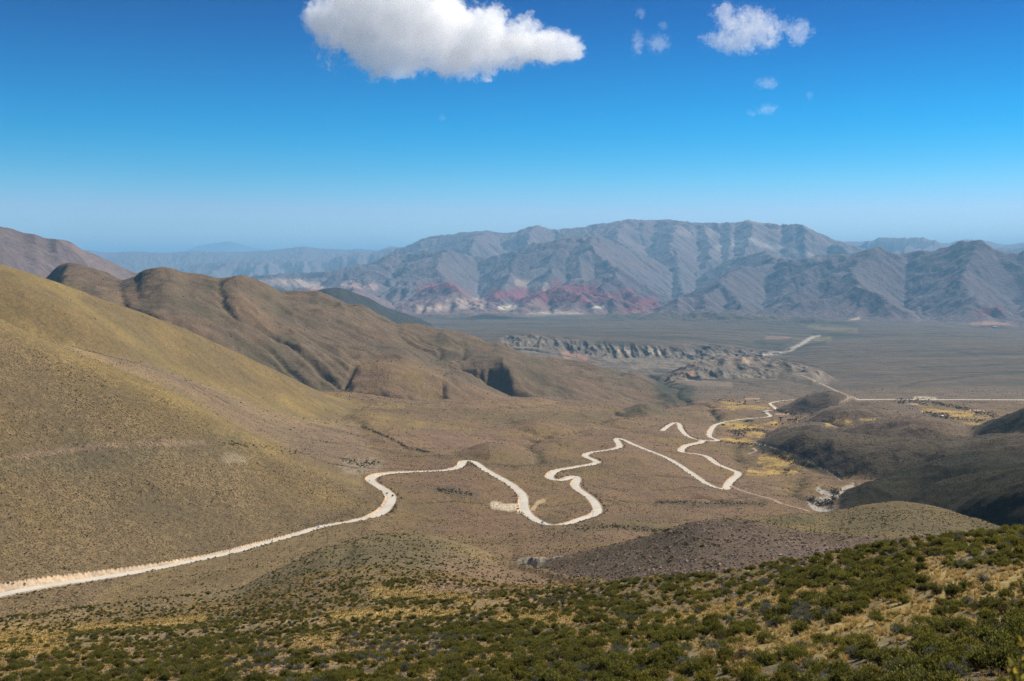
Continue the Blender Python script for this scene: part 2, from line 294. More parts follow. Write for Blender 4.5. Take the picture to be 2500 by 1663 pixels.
# ------------------------------------------------------------------ running water: carve gullies and spurs into the landforms
def erode(x0, x1, y0, y1, cell, its, k, c0, diff, seed, rough, talus):
    xs = np.arange(x0, x1, cell); ys = np.arange(y0, y1, cell); ny, nx = len(ys), len(xs)
    gx, gy = np.meshgrid(xs, ys); z0 = samp(Z, gx, gy)
    z = z0 + rough * fbm(gx, gy, cell * 22, 6, .62, seed)
    zs = z.copy()
    N = nx * ny; idx = np.arange(N).reshape(ny, nx)
    for it in range(its):
        if it in (0, 2, 5, 9, 14, 20): z = flood(z, cell * 2e-4)
        best = np.zeros((ny, nx)); rec = idx.copy()
        for dy in (-1, 0, 1):
            for dx in (-1, 0, 1):
                if not (dy or dx): continue
                sl = (slice(max(0, -dy), ny - max(0, dy)), slice(max(0, -dx), nx - max(0, dx)))
                nb = (slice(max(0, dy), ny - max(0, -dy)), slice(max(0, dx), nx - max(0, -dx)))
                s = (z[sl] - z[nb]) / math.hypot(dx, dy)
                b = best[sl]; m = s > b
                b[m] = s[m]; rr = rec[sl]; rr[m] = idx[nb][m]
        order = np.argsort(z, axis=None)
        ol = order.tolist(); rl = rec.ravel().tolist()
        A = [1.0] * N
        for n in reversed(ol):
            r = rl[n]
            if r != n: A[r] += A[n]
        Aa = np.array(A)
        fl = (k * np.maximum(np.sqrt(Aa) - c0, 0)).tolist()
        zl = z.ravel().tolist(); q_ = np.abs(rec - idx).ravel(); lim = (talus * cell * np.where((q_ == 1) | (q_ == nx), 1., 1.414)).tolist()
        for n in ol:
            r = rl[n]
            if r != n:
                f = fl[n]; a = (zl[n] + f * zl[r]) / (1 + f); b = zl[r] + lim[n]; zl[n] = a if a < b else b
        z = np.array(zl).reshape(ny, nx)
        p = np.pad(z, 1, mode='edge')
        z = z + diff * ((p[:-2, 1:-1] + p[2:, 1:-1] + p[1:-1, :-2] + p[1:-1, 2:]) * .25 - z)
    e = z - z0
    ed = np.minimum(np.minimum(gx - x0, x1 - gx), np.minimum(gy - y0, y1 - gy)) / (cell * 12)
    e *= np.clip(ed, 0, 1)
    return xs, ys, e, Aa.reshape(ny, nx)
def grid_to_polar(xs, ys, e):
    fx = (X - xs[0]) / (xs[1] - xs[0]); fy = (Y - ys[0]) / (ys[1] - ys[0])
    ok = (fx > 1) & (fx < len(xs) - 3) & (fy > 1) & (fy < len(ys) - 3)
    out = np.zeros((NR, NT)); fx = fx[ok]; fy = fy[ok]
    i = fx.astype(int); j = fy.astype(int); a = fx - i; b = fy - j
    def w(t): return ((-.5 * t + 1) * t - .5) * t, ((1.5 * t - 2.5) * t) * t + 1, ((-1.5 * t + 2) * t + .5) * t, ((.5 * t - .5) * t) * t
    wa = w(a); wb = w(b); s = 0
    for q in range(4):
        for p in range(4): s = s + wb[q] * wa[p] * e[j + q - 1, i + p - 1]
    out[ok] = s
    return out
xs, ys, e, A = erode(-15500, 17500, 8600, 32500, 62, 30, .05, .35, .02, 3, 60, .62)
far_e = grid_to_polar(xs, ys, e); far_a = grid_to_polar(xs, ys, np.log(A))
log('far erosion', e.min(), e.max())
xs, ys, e, A = erode(-3000, 3100, 800, 7700, 13, 12, .016, 2.6, .12, 4, 6, .74)
mid_e = grid_to_polar(xs, ys, e); mid_a = grid_to_polar(xs, ys, np.log(A))
log('mid erosion', e.min(), e.max())
def zone(*ks):
    m = np.zeros(Z.shape, np.float32)
    for k in ks: m[WHO == KNAMES.index(k)] = 1
    return m
R2 = np.broadcast_to(RR[:, None], Z.shape)
def blurz(m, n=6):
    for ax in (0, 1):
        p = np.cumsum(np.insert(np.pad(m, [(n, n) if a == ax else (0, 0) for a in (0, 1)], mode='edge'), 0, 0, axis=ax), axis=ax)
        m = (np.take(p, range(2 * n + 1, p.shape[ax]), axis=ax) - np.take(p, range(0, p.shape[ax] - 2 * n - 1), axis=ax)) / (2 * n + 1)
    return m
U, V = topix(X, Y, Z); U = U.astype(np.float32); V = V.astype(np.float32)
def blob(u, v, ru, rv, rmin=0, rmax=1e9, soft=.35, warp=1.):
    """soft patch of ground round a place seen at photo pixel (u, v)"""
    out = np.zeros(Z.shape, np.float32)
    m = (np.abs(U - u) < ru * 1.8) & (np.abs(V - v) < rv * 1.8) & (R2 > rmin) & (R2 < rmax)
    if not m.any(): return out
    rmid = np.median(R2[m]); w = fbm(X[m], Y[m], rmid * .02, 4, .6, int(u) % 37) * warp
    d = np.hypot((U[m] - u) / ru, (V[m] - v) / rv) + w * .55
    out[m] = 1 - sstep(1 - soft, 1 + soft, d)
    return out
FAR = zone('mountain_range', 'front_range', 'red_hills', 'far_mountain')
farw = blurz(FAR, 5)
midw = blurz(zone('brown_ridge') * 1.2 + zone('brown_hill', 'cone_hill', 'dark_hill') * .5 + zone('grass_hill', 'rocky_slope') * .55 + zone('grass_slope') * .15 + zone('badlands') * 1.6 + zone('shoulder') * .9 + zone('valley') * np.where((R2 > 900) & (R2 < 3600), 1.0, np.where(R2 < 5600, .8, 1.0)), 5)
Z += far_e * np.where(R2 > 8600, np.maximum(farw, .15), 0) + mid_e * np.clip(midw, 0, 2)
def strip(s, w, rmin=0, rmax=1e9, soft=.5, warp=.4):
    P = np.array(pts(s)); out = np.zeros(Z.shape, np.float32); m = (R2 > rmin) & (R2 < rmax)
    m &= (U > P[:, 0].min() - 3 * w - 2) & (U < P[:, 0].max() + 3 * w + 2) & (V > P[:, 1].min() - 3 * w - 2) & (V < P[:, 1].max() + 3 * w + 2)
    if not m.any(): return out
    u = U[m]; v = V[m] ; d = np.full(u.shape, 1e9, np.float32)
    for a, b in zip(P[:-1], P[1:]):
        ab = b - a; t = np.clip(((u - a[0]) * ab[0] + (v - a[1]) * ab[1]) / max(ab @ ab, 1e-6), 0, 1)
        d = np.minimum(d, np.hypot(u - a[0] - t * ab[0], v - a[1] - t * ab[1]))
    rm = np.median(R2[m]); d = d / w + np.clip(warp * 1.6 * fbm(X[m], Y[m], rm * .02, 5, .62, int(P[0, 0]) % 53), -1.1, 1.1)
    out[m] = 1 - sstep(1 - soft, 1 + soft, d)
    return out
# ------------------------------------------------------------------ finer relief
def add_noise(mask, fn):
    m = mask > .01
    Z[m] += mask[m] * fn(X[m], Y[m])
hgain = np.clip((TT + .064) / .025, 0, 1)
add_noise(farw * np.where(R2 > 11000, hgain, 0), lambda x, y: 40 * (ridged(x + 200 * fbm(x, y, 900, 3, .5, 8), y, 1500, 5, .55, 21) - .5) + 52 * (ridged(x + 90 * fbm(x, y, 400, 3, .5, 9), y, 340, 5, .58, 25) - .5))
add_noise(blurz(zone('purple_mountain'), 4), lambda x, y: 130 * (ridged(x, y, 1500, 5, .55, 31) - .55) + 20 * fbm(x, y, 240, 3, .5, 33))
add_noise(blurz(zone('brown_ridge', 'dark_ridge'), 4), lambda x, y: 48 * (ridged(x + 90 * fbm(x, y, 400, 2, .5, 8), y * .8, 560, 4, .5, 41) - .55) + 5 * fbm(x, y, 70, 3, .5, 43))
add_noise(blurz(zone('grass_hill', 'grass_slope', 'rocky_slope', 'knoll', 'stony_hill', 'grass_ridge'), 4), lambda x, y: 2.2 * fbm(x, y, 110, 4, .5, 51) + .5 * fbm(x, y, 14, 3, .6, 53))
add_noise(blurz(zone('dark_hill', 'brown_hill', 'cone_hill'), 4), lambda x, y: 15 * (ridged(x + 40 * fbm(x, y, 150, 2, .5, 60), y, 190, 5, .5, 61) - .6) + 1.2 * fbm(x, y, 25, 3, .6, 63))
add_noise(zone('ground', 'knoll') * sstep(1.5, 14, R2), lambda x, y: .55 * fbm(x, y, 13, 3, .5, 71) + .16 * fbm(x, y, 2.6, 2, .5, 73))
vz = blurz(zone('valley', 'shoulder'), 3)
add_noise(vz * np.where(R2 < 3600, 1, 0), lambda x, y: 8 * (ridged(x + 60 * fbm(x, y, 250, 2, .5, 80), y, 330, 4, .5, 81) - .5) * sstep(900, 1300, np.hypot(x, y)) + 3.2 * fbm(x, y, 120, 4, .55, 82) + .6 * fbm(x, y, 20, 3, .6, 83))
add_noise(vz * sstep(3400, 5000, R2) * (1 - sstep(11000, 12500, R2)), lambda x, y: 9 * fbm(x, y * 2.2, 900, 5, .55, 91) + 7 * (ridged(x, y, 420, 4, .5, 93) - .5))
add_noise(vz * sstep(10400, 11900, R2) * (R2 < 15000), lambda x, y: 150 * (ridged(x + 150 * fbm(x, y, 600, 3, .5, 6), y, 800, 5, .55, 94) - .28) * sstep(-.3, .3, fbm(x, y, 2500, 2, .5, 92)))
# fluted badland cliffs: deep vertical furrows where the fan is cut by the river
dzr = np.zeros_like(Z); dzr[1:-1] = (ZA[2:] - ZA[:-2]) / (RR[2:] - RR[:-2])[:, None]
cband = strip('z2:1190,890 1400,925 1600,965 1900,1000 2200,1030 z3:200,985 400,940 600,900 780,868', 33, 5250, 7150, .3, .3)
cliff = blurz(vz * ((R2 > 5300) & (R2 < 7050)) * sstep(.07, .16, dzr), 3)
cliff = np.maximum.reduce([cliff, blurz(zone('badlands'), 3) * .8, cband * vz * .75])
rough_c = np.maximum(cliff - cband * vz * .5 * (R2 < 6400), 0)
add_noise(rough_c, lambda x, y: -46 * (1 - ridged(x + 30 * fbm(x, y, 160, 3, .5, 7), y * .3, 150, 4, .6, 95)) + 14)
add_noise(cliff * ((R2 > 6350) & (R2 < 7000)) * zone('valley'), lambda x, y: -34 * (1 - ridged(x + 12 * fbm(x, y, 90, 3, .5, 17), y * .12, 85, 3, .6, 98)) + 6)
bank = blurz(vz * ((R2 > 600) & (R2 < 690)) * sstep(.35, .7, dzr), 1)
add_noise(bank, lambda x, y: 3 * (ridged(x, y, 9, 3, .6, 97) - .6))
# skyline of the mountains as in the photo
far_rows = RR > 12000
tt = Z / R2
tgt = TT[far_rows].max(0); act = tt[far_rows].max(0); base = -.05
dlt = np.clip(gs(tgt - act, 4), -.006, .006)
w = np.clip((tt - base) / np.maximum(act - base, .01)[None], 0, 1) ** 1.3
Z += np.where(R2 > 12000, w * dlt[None] * R2, 0)
lf = (RR > 1200) & (RR < 10500)
tt = Z / R2
tgt = TT[lf].max(0); act = tt[lf].max(0); dlt = gs(tgt - act, 1.5) * (TH < -.06)
w = np.clip(1 - (act[None] - tt) / .03, 0, 1)
Z += np.where((R2 > 1200) & (R2 < 10500), w * dlt[None] * R2, 0)
del tt, w
log('relief')

# ------------------------------------------------------------------ looking things up: where does the ground seen at a photo pixel lie?
def hit(u, v, rmin=20., H=None):
    H = Z if H is None else H
    th, t = pix(u, v); b = np.interp(th, TH, _ti); j = int(min(b, NT - 2)); b -= j
    tc = (H[:, j] * (1 - b) + H[:, j + 1] * b) / RR
    i0 = np.searchsorted(RR, rmin)
    ok = np.nonzero(tc[i0:] >= t)[0]
    if not len(ok): return None
    i = max(ok[0] + i0, 1); a = (t - tc[i - 1]) / max(tc[i] - tc[i - 1], 1e-9); a = min(max(a, 0), 1)
    r = math.exp(LR[i - 1] + a * (LR[i] - LR[i - 1]))
    x, y = r * math.sin(th), r * math.cos(th)
    return x, y, float(samp(H, np.asarray(x), np.asarray(y)))
# ------------------------------------------------------------------ roads: cut into and filled onto the slopes
ROADS = {
 'road': [(4.3, 'z4:-500,1110 -200,1045 0,1006 300,947 600,905 900,858 1200,800 1465,745 1700,680 1900,626 2025,585 2200,553 2352,530 z5:130,545 260,520 330,497 380,455 410,408 400,375 345,330 295,300 272,278 300,257 380,240 500,231 700,224 790,214 845,197 858,178 868,162 900,160 945,172 1000,212 1080,257 1160,302 1220,348 1252,390 1252,440 1272,490 1320,530 1380,560 1440,570 1530,560 1620,530 1700,503 1724,478 1715,440 1685,402 1640,367 1595,338 1580,312 1592,285 1582,258 1545,268 1500,282 1450,284 1418,268 1432,240 1468,221 1560,204 1680,184 1724,170 1690,150 1640,126 1690,106 1800,90 1862,72 1855,45 1840,20 1875,22 1960,60 2060,100 2160,140 2240,185 2300,225 2352,260 z6:340,312 430,342 456,336 472,300 530,248 518,230 450,205 390,178 350,146 310,126 230,112 180,108 165,96 200,65 290,45 302,30 z3:260,1496 200,1470 165,1430 150,1396 118,1390 80,1412 45,1440'),
          (4.2, 'z3:290,1503 400,1503 350,1480 350,1450 375,1410 420,1390 500,1375 600,1362 700,1355 735,1345 712,1328 v:1080,370 1160,352 1280,338 1275,290 1180,212 1300,172 1500,142 1700,130'),
          (12., 'z3:1285,1242 1650,1242 2000,1243 2352,1244 2700,1245')],
 'track': [(4.2, 'z3:820,1095 850,1090 930,1090 1000,1118 1080,1152 1150,1185 1220,1215 1290,1240'),
           (1.3, 'z6:480,322 560,355 660,385 740,405 810,438'), (1.2, 'z6:820,440 900,460 990,485'),
           (2.0, 'z3:1240,1228 1215,1250 1175,1268'), (2., 'v:720,1250 830,1215 905,1188 860,1150 800,1130')]}
PATHS = []
MIND = np.full(Z.shape, 1e9, np.float32); MPZ = np.zeros(Z.shape); MHW = np.zeros(Z.shape, np.float32)
for kind, segs in ROADS.items():
    for hw, s in segs:
        P = np.array(pts(s)); L = []
        n = [max(2, int(math.hypot(*(P[i + 1] - P[i])) / 2.5)) for i in range(len(P) - 1)]
        # Catmull-Rom through the traced points
        for i in range(len(P) - 1):
            p0, p1, p2, p3 = P[max(i - 1, 0)], P[i], P[i + 1], P[min(i + 2, len(P) - 1)]
            for q in range(n[i]):
                t = q / n[i]
                L.append(.5 * ((2 * p1) + (-p0 + p2) * t + (2 * p0 - 5 * p1 + 4 * p2 - p3) * t * t + (-p0 + 3 * p1 - 3 * p2 + p3) * t ** 3))
        L.append(P[-1])
        W = [hit(a, b, 350, ZA) for a, b in L]; W = np.array([w_ for w_ in W if w_ is not None])
        # drop jumps onto other hills, even spacing, gentle gradient
        rr_ = np.hypot(W[:, 0], W[:, 1]); med = np.array([np.median(rr_[max(0, i - 4):i + 5]) for i in range(len(rr_))])
        W = W[np.abs(rr_ - med) < med * .05]
        d = np.concatenate([[0], np.cumsum(np.hypot(np.diff(W[:, 0]), np.diff(W[:, 1])))])
        k = max(int(d[-1] / 2.5), 8); dd = np.linspace(0, d[-1], k)
        W = np.stack([np.interp(dd, d, W[:, i]) for i in range(3)], 1)
        sg = 3.5 if kind == 'road' else 3
        if k > 20:
            for i in (0, 1): W[:, i] = gs(W[:, i], sg)
        W[:, 2] = samp(ZA, W[:, 0], W[:, 1])
        if k > 20: W[:, 2] = gs(W[:, 2], 6)
        W[:, 2] -= (1.2 if k > 300 else .5) if kind == 'road' else .1
        PATHS.append((kind, hw, W))
        for i, (x, y, z) in enumerate(W):
            r = math.hypot(x, y); fi, fj = fidx(x, y); fi = float(fi); fj = float(fj); R_ = 105.
            i0, i1 = np.searchsorted(RR, [r - R_, r + R_]); dj = R_ / r
            j0, j1 = np.searchsorted(TH, [math.atan2(x, y) - dj, math.atan2(x, y) + dj])
            if i1 <= i0 or j1 <= j0: continue
            sl = (slice(i0, i1), slice(j0, j1)); D = np.hypot(X[sl] - x, Y[sl] - y); m = D < MIND[sl]
            MIND[sl][m] = D[m]; MPZ[sl][m] = z; MHW[sl][m] = hw
wn = sstep(18, 100, MIND) * .96 + .04; Z = ZA * (1 - wn) + Z * wn
near = MIND < 41
zz = Z[near]; dd = np.maximum(MIND[near] - MHW[near] - .6, 0); pz = MPZ[near]
hi = pz + dd * 1.05; lo = pz - dd * .75
zn = np.clip(zz, lo, hi); zn = np.where(dd <= 0, pz, zn)
CUT = np.zeros(Z.shape, np.float32); CUT[near] = np.where(zz > hi - .15, 1, np.where(zz < lo + .1, .4, 0)) * (dd < 13)
CUT[near] = np.maximum(CUT[near], (dd < .8) * .9)
Z[near] = zn
# river beds lie a little below their banks
U, V = topix(X, Y, Z); U = U.astype(np.float32); V = V.astype(np.float32)
RIV = np.maximum.reduce([
  strip('q:950,880 1050,950 1200,1010 1100,1080 760,1140 900,1250 1100,1290 1350,1330 1500,1390 1100,1410 980,1390', 6.5, 1100, 1700, .6, .9),
  strip('q:1600,800 1420,870 1300,1000 1000,930', 5, 1200, 1800, .6, .9),
  strip('v:880,1010 1100,1050 1350,1120 1600,1190 1820,1300 q:600,265 720,330 900,420 1100,540 1260,620 1370,710', 2.2, 1500, 3000, .5, .6)])
RIVF = np.maximum.reduce([strip('z3:690,958 760,951 830,936 880,915 925,893 965,868 1000,846', 4., 5000, 9800, .6, .8), strip('z3:1000,846 1025,840 1050,838', 2, 5500, 11000, .8, 1.2)])
Z -= RIV * 2.5
log('roads', len(PATHS))

# ------------------------------------------------------------------ what the ground is made of (albedo and plant cover), with some crest glow, shade and haze painted in
def mix(w, c, k=1.):
    if np.isscalar(w): return
    m = np.nonzero(w > .003)
    if not len(m[0]): return
    a = np.clip(w[m] * k, 0, 1).astype(np.float32)[:, None]; COL[m] = COL[m] * (1 - a) + np.array(c, np.float32) * a
n1 = np.zeros(Z.shape, np.float32)
sl = R2 > 2000; n1[sl] = fbm(X[sl], Y[sl], 2200, 5, .55, 101)
n2 = np.zeros(Z.shape, np.float32); sl = (R2 > 200) & (R2 < 6000); n2[sl] = fbm(X[sl], Y[sl], 170, 5, .55, 103)
n3 = fbm(X, Y, 36, 4, .6, 105).astype(np.float32)
n4 = np.zeros(Z.shape, np.float32); sl = R2 > 5000; n4[sl] = fbm(X[sl] * .7, Y[sl], 500, 5, .6, 107)
mt = farw
mix(mt * sstep(.05, .5, n1), (.16, .1, .095), .55); mix(mt * sstep(.05, .5, -n1), (.105, .115, .1), .55)
mix(mt * sstep(.15, .5, n4), (.23, .18, .15), .5); mix(mt * sstep(.15, .5, -n4), (.085, .078, .07), .5)
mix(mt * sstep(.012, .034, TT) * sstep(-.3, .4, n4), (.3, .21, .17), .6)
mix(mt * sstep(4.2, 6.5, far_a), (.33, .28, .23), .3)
COL *= 1 - mt[..., None] * np.array([.3, .29, .1], np.float32)  # blue cast of distance haze tinted into the far rock albedo
# red and white beds at the foot of the range
RED = (.19, .052, .07)
for s, w_, k in (('z2:610,535 700,520 840,520 960,540 1080,560', 11, .85), ('z2:930,632 1050,600 1150,575 1230,545 1190,600', 9, .9), ('z2:1250,590 1400,560 1550,525 1700,560 1600,590 1400,600', 13, .9), ('z2:1700,600 1830,580 1930,580 1940,640 2080,610', 11, .85), ('z2:1880,670 2100,660', 6, .6), ('z2:1120,480 1200,450', 5, .5),
                 ('z3:2250,470 2352,460', 8, .6), ('z3:1780,460 1900,465', 6, .5), ('z3:2050,690 2200,670', 8, .55), ('z3:1600,560 1640,600', 5, .4)):
    mix(strip(s, w_, 11500, 17000, .7, 1.3) * sstep(-.6, .0, n4), RED, min(k * 1.12, 1))
for s, w_, k, c in (('z2:1215,490 1260,495 1380,525', 8, .5, (.42, .33, .24)), ('z2:110,505 200,510 300,525', 7, .6, (.4, .27, .23)), ('z2:580,665 800,645 1000,640', 7, .5, (.5, .4, .33)), ('z2:760,610 1000,605', 4, .6, (.45, .36, .3)),
                    ('z2:1100,655 1200,655', 5, .7, (.55, .5, .4)), ('z2:1280,710 1450,690 1620,705', 6, .45, (.55, .48, .38)), ('z2:1690,655 1760,650', 3, .8, (.6, .55, .45)),
                    ('z3:600,215 640,230 680,262 800,280 900,290 1030,350', 6, .65, (.38, .36, .33)), ('z3:400,275 480,245 560,240', 8, .5, (.34, .33, .3)), ('z3:2030,770 2130,760 2300,785', 7, .55, (.42, .24, .2)),
                    ('z3:1220,745 1300,725', 3, .8, (.4, .33, .27)), ('z3:1460,850 1560,830', 5, .5, (.36, .2, .16)), ('z3:30,150 330,190 360,170', 9, .35, (.36, .29, .24)), ('z3:590,100 750,125 800,160', 7, .5, (.36, .24, .2)),
                    ('z2:1650,420 1900,390 2100,395', 10, .3, (.17, .09, .075)), ('z1:1650,490 1900,500 2050,530', 9, .7, (.4, .3, .25)), ('z2:0,640 400,690 480,700', 8, .0, (.4, .3, .25))):
    mix(strip(s, w_, 8500, 30000, .6, .9), c, k)
# the wide gravel fan: olive-grey scrub in streaks
vy = vz * sstep(3300, 5200, R2)
mix(vy, (.088, .073, .06), .85)
st = fbm(X * .8, Y * 3.2, 1500, 5, .6, 111).astype(np.float32)
mix(vy * sstep(.02, .3, st), (.05, .048, .04), .8); mix(vy * (R2 < 11500) * sstep(.72, .9, ridged(X * .32 + 80, Y * 1.9, 620, 3, .5, 117)), (.036, .04, .03), .75); mix(vy * sstep(.08, .35, -st), (.125, .108, .085), .5)
mix(vy * sstep(9000, 12500, R2) * sstep(-.1, .3, st), (.085, .076, .068), .5)
# cliffs: pale and pinkish strata following the beds
zb = np.sin(Z * .16 + 3 * fbm(X, Y, 600, 3, .5, 113)); cl = cliff
mix(cl, (.14, .118, .1), .9); mix(cl * sstep(.2, .8, zb), (.25, .215, .175), .5); mix(cl * sstep(.3, .9, -zb) * sstep(-.1, .25, n4), (.27, .17, .135), .5); mix(cl * sstep(.1, .4, -n4), (.1, .09, .075), .4)
mix(strip('z2:1500,950 1560,960 1650,975', 6, 5000, 7000, .6, .8), (.33, .18, .14), .7); mix(strip('z3:720,835 800,840 850,850', 5, 5500, 8600, .9, 2.), (.3, .2, .16), .55)
mix(strip('z3:560,985 600,1000', 5, 4500, 5600, .5, 1.2), (.45, .36, .27), .6); mix(strip('z3:120,1070 250,1080', 4, 4500, 5600, .6, 1), (.34, .19, .14), .7)
mix(strip('z2:2060,930 2120,940', 5, 5000, 7500, .5, 1), (.45, .37, .28), .6); mix(strip('z2:1860,935 1930,940', 4, 5000, 7500, .5, 1), (.42, .34, .26), .6)
mix(strip('z3:830,1020 850,1060 800,1085', 10, 4500, 5700, .8, .3), (.075, .066, .045), .8)
mix(strip('z3:60,1120 300,1135 480,1150', 6, 4000, 5600, .6, .9), (.26, .2, .155), .5)
# brown shoulder slopes and hills
br = blurz(zone('brown_ridge'), 4)
mix(br * sstep(.0, .35, n1 * .4 + n4 * .0 + n2), (.15, .1, .066), .6); mix(br * sstep(.05, .4, -n2), (.085, .074, .045), .6)
mix(br * sstep(3.6, 5.6, mid_a), (.055, .055, .035), .55)
vb = vz * (R2 < 3600)
mix(vb, (.165, .11, .067), .9); mix(vb * sstep(.05, .35, n2), (.175, .125, .055), .6); mix(vb * sstep(.08, .4, -n2), (.165, .103, .075), .6); n5 = np.zeros(Z.shape, np.float32); s_5 = (R2 > 600) & (R2 < 5000); n5[s_5] = fbm(X[s_5], Y[s_5], 520, 4, .55, 119)
mix(vb * sstep(.05, .35, n5), (.125, .096, .048), .65); mix(vb * sstep(.1, .4, -n5), (.2, .13, .088), .5); mix(vb * sstep(.25, .5, n3) * sstep(-.1, .2, -n5), (.21, .14, .115), .6)
mix(vb * sstep(2.9, 5.2, mid_a), (.08, .068, .036), .5)
mix(vz * (R2 < 1000) * (U < 1000) * sstep(1000, 780, U), (.195, .145, .078), .95)
rs = blurz(zone('rocky_slope'), 5); mix(rs * sstep(-.2, .3, n2), (.18, .125, .088), .7)
gsl = blurz(zone('grass_slope', 'grass_hill'), 5); mix(gsl * sstep(.0, .3, n2), (.178, .128, .056), .5); mix(gsl * sstep(.05, .35, -n2), (.128, .1, .058), .5)
for s, w_, k in (('z1:0,740 200,835 350,900 500,970 700,1045 900,1125 1100,1200 1300,1310 1500,1440 1750,1550', 22, .6), ('z1:0,400 150,440 300,490 500,560', 16, .55), ('z1:450,590 560,675 680,760 800,835 950,945 1100,1035 1250,1105 1450,1185 1700,1260 2000,1350', 12, .55),
                 ('z1:1640,1295 1900,1370 2150,1400 2352,1410 z2:300,1400 600,1420', 8, .5), ('z1:1800,1225 2100,1290 2352,1340 z2:200,1330 500,1370 900,1440', 8, .45), ('z2:880,1272 1060,1282 1300,1272 1500,1262', 4, .5), ('z2:0,1215 250,1280 480,1285', 6, .5), ('z6:720,605 900,600 1200,650 1400,690', 10, .55), ('z4:1700,110 2000,220 2300,310 z5:200,260', 6, .5)):
    mix(strip(s, w_, 380, 3300, .9, .9), (.25, .19, .07), k * .6)  # yellow grass plus sunlit crest glow painted along the ridge lines
mix(strip('z2:230,1420 400,1490 520,1560 z5:540,85 650,110 780,150', 5, 1200, 2300, .7, 1), (.075, .06, .04), .6)
mix(strip('z4:0,190 300,185 600,150 900,110 1300,80 1500,60', 30, 800, 1100, .8, .9), (.12, .1, .062), .55)
mix(strip('z4:0,150 300,110 700,60 1300,45', 6, 800, 1100, .8, 1.3), (.24, .165, .12), .6)
mix(strip('z4:1450,140 1550,150', 12, 800, 1150, .6, .8) + strip('z5:130,190 260,215 300,180', 18, 1100, 1500, .6, .8), (.3, .25, .18), .5)
mix((rs + gsl * .6) * sstep(3.2, 5.5, mid_a), (.08, .07, .035), .55)
pu = blurz(zone('purple_mountain'), 4); mix(pu * sstep(.0, .4, n1), (.16, .125, .12), .6); mix(pu * sstep(0, .35, n4), (.1, .075, .075), .5)
sh = blurz(zone('stony_hill'), 4); mix(sh, (.125, .09, .064), .85); mix(sh * strip('z5:1600,900 1750,800 1900,770 2150,690 z6:150,640 230,680 0,760', 40, 280, 520, .8, .6), (.085, .07, .045), .7); mix(strip('z6:950,740 1200,735 1500,745', 18, 250, 420, .8, .8), (.155, .11, .088), .5)  # the dark strip paints the shade of the hill's left face
kn = blurz(zone('knoll'), 4); mix(kn * sstep(.0, .35, n3), (.185, .135, .06), .5); mix(strip('z5:800,900 1000,920 1300,960 1500,980', 40, 150, 480, .8, .6) , (.2, .122, .08), .6); mix(strip('z4:1600,1010 1900,870 2200,790 z5:0,800 300,720 600,700', 40, 260, 460, .9, .5), (.1, .085, .045), .65)  # last strip paints the shaded left slope of the knoll dark
# golden fields in the valley, dry pans, clearings
for s, w_, k in (('v:200,640 500,620 420,690 700,700 1000,650 1250,640', 7, .9), ('v:760,830 900,820 1050,850', 5, .9), ('v:170,930 400,970 680,980 800,1030', 4.5, .85), ('v:0,285 300,290 700,280 1150,300', 4, .8), ('v:190,185 380,200 640,195', 2.5, .75), ('z6:680,155 850,150 860,190 700,200', 9, .7), ('z6:600,235 750,245 900,225', 5, .85), ('z6:470,35 560,40', 5, .7),
                 ('w:550,310 800,310 1000,330', 4, .85), ('w:900,345 1200,350 1450,350 1080,385 1400,380', 4, .7), ('w:1050,420 1300,430 1700,430', 5, .5), ('w:1280,540 1600,560', 3, .7), ('w:450,225 480,228 700,235', 2.5, .6), ('z3:1100,1395 1250,1385', 5, .75), ('z3:1310,1372 1400,1370', 2.5, .75), ('z3:1900,1660 1950,1420', 0.1, .0)):
    mix(strip(s, w_, 1300, 5000, .5, 1.7) * sstep(-.42, -.05, n3), (.4, .28, .09), k)
for s, w_, k in (('z3:985,775 1060,785 1160,793 1280,802', 4, .7), ('z3:1015,862 1060,858 1115,852', 4, .7), ('z3:885,858 950,856', 2.5, .5)): mix(strip(s, w_, 6500, 12500, .9, 2.2), (.19, .165, .085), k)
for s, w_, k in (('z3:640,880 780,885 860,870', 5, .7), ('z3:930,905 1000,890 1080,880', 4, .8), ('z3:1000,825 1250,830', 4, .7), ('z3:960,750 1200,755 1300,765', 4, .6), ('z3:1900,925 2050,960', 4, .5), ('z3:1560,1165 1700,1130 2100,1085 2352,1068', 2.5, .6), ('z2:2120,1170 2300,1190 z3:50,1215 200,1250', 14, .75), ('z3:0,1060 100,1065', 4, .6)):
    mix(strip(s, w_, 3000, 12500, .7, 1.2), (.035, .042, .03), k)
mix(strip('w:390,85 550,75 760,95', 3, 3000, 4600, .5, .5), (.46, .38, .28), .9); mix(strip('w:1380,300 1500,310 1640,325', 1.8, 2500, 4600), (.48, .39, .3), .8); mix(strip('w:330,195 440,200', 1.8, 2500, 4600), (.42, .28, .2), .8)
mix(strip('v:1290,435 1600,437', 2.2, 2300, 4000), (.38, .26, .19), .8); mix(strip('v:680,112 950,115', 1.8, 2500, 4600), (.42, .28, .2), .7)
mix(strip('z5:1060,442 1140,460 1220,455 1230,475', 9, 950, 1400, .35, .3), (.5, .42, .32), .95); mix(strip('z5:1310,470 1340,430 1385,412', 4.5, 950, 1400, .4, .3), (.4, .3, .18), .85)
mix(strip('z5:1400,262 1450,285', 4, 1000, 1900) + strip('z5:1580,290 1610,330', 6, 1000, 1900, .7, .8), (.34, .21, .15), .6)
mix(strip('z5:700,350 850,365 930,375', 10, 1000, 1500, .7, 1.2), (.075, .068, .05), .6)
mix(strip('z6:0,430 300,440 700,430', 7, 1000, 1600, .8, 1.2), (.06, .052, .032), .6); mix(strip('z6:620,560 800,545 1000,540', 8, 650, 1300, .8, 1), (.06, .055, .032), .6)
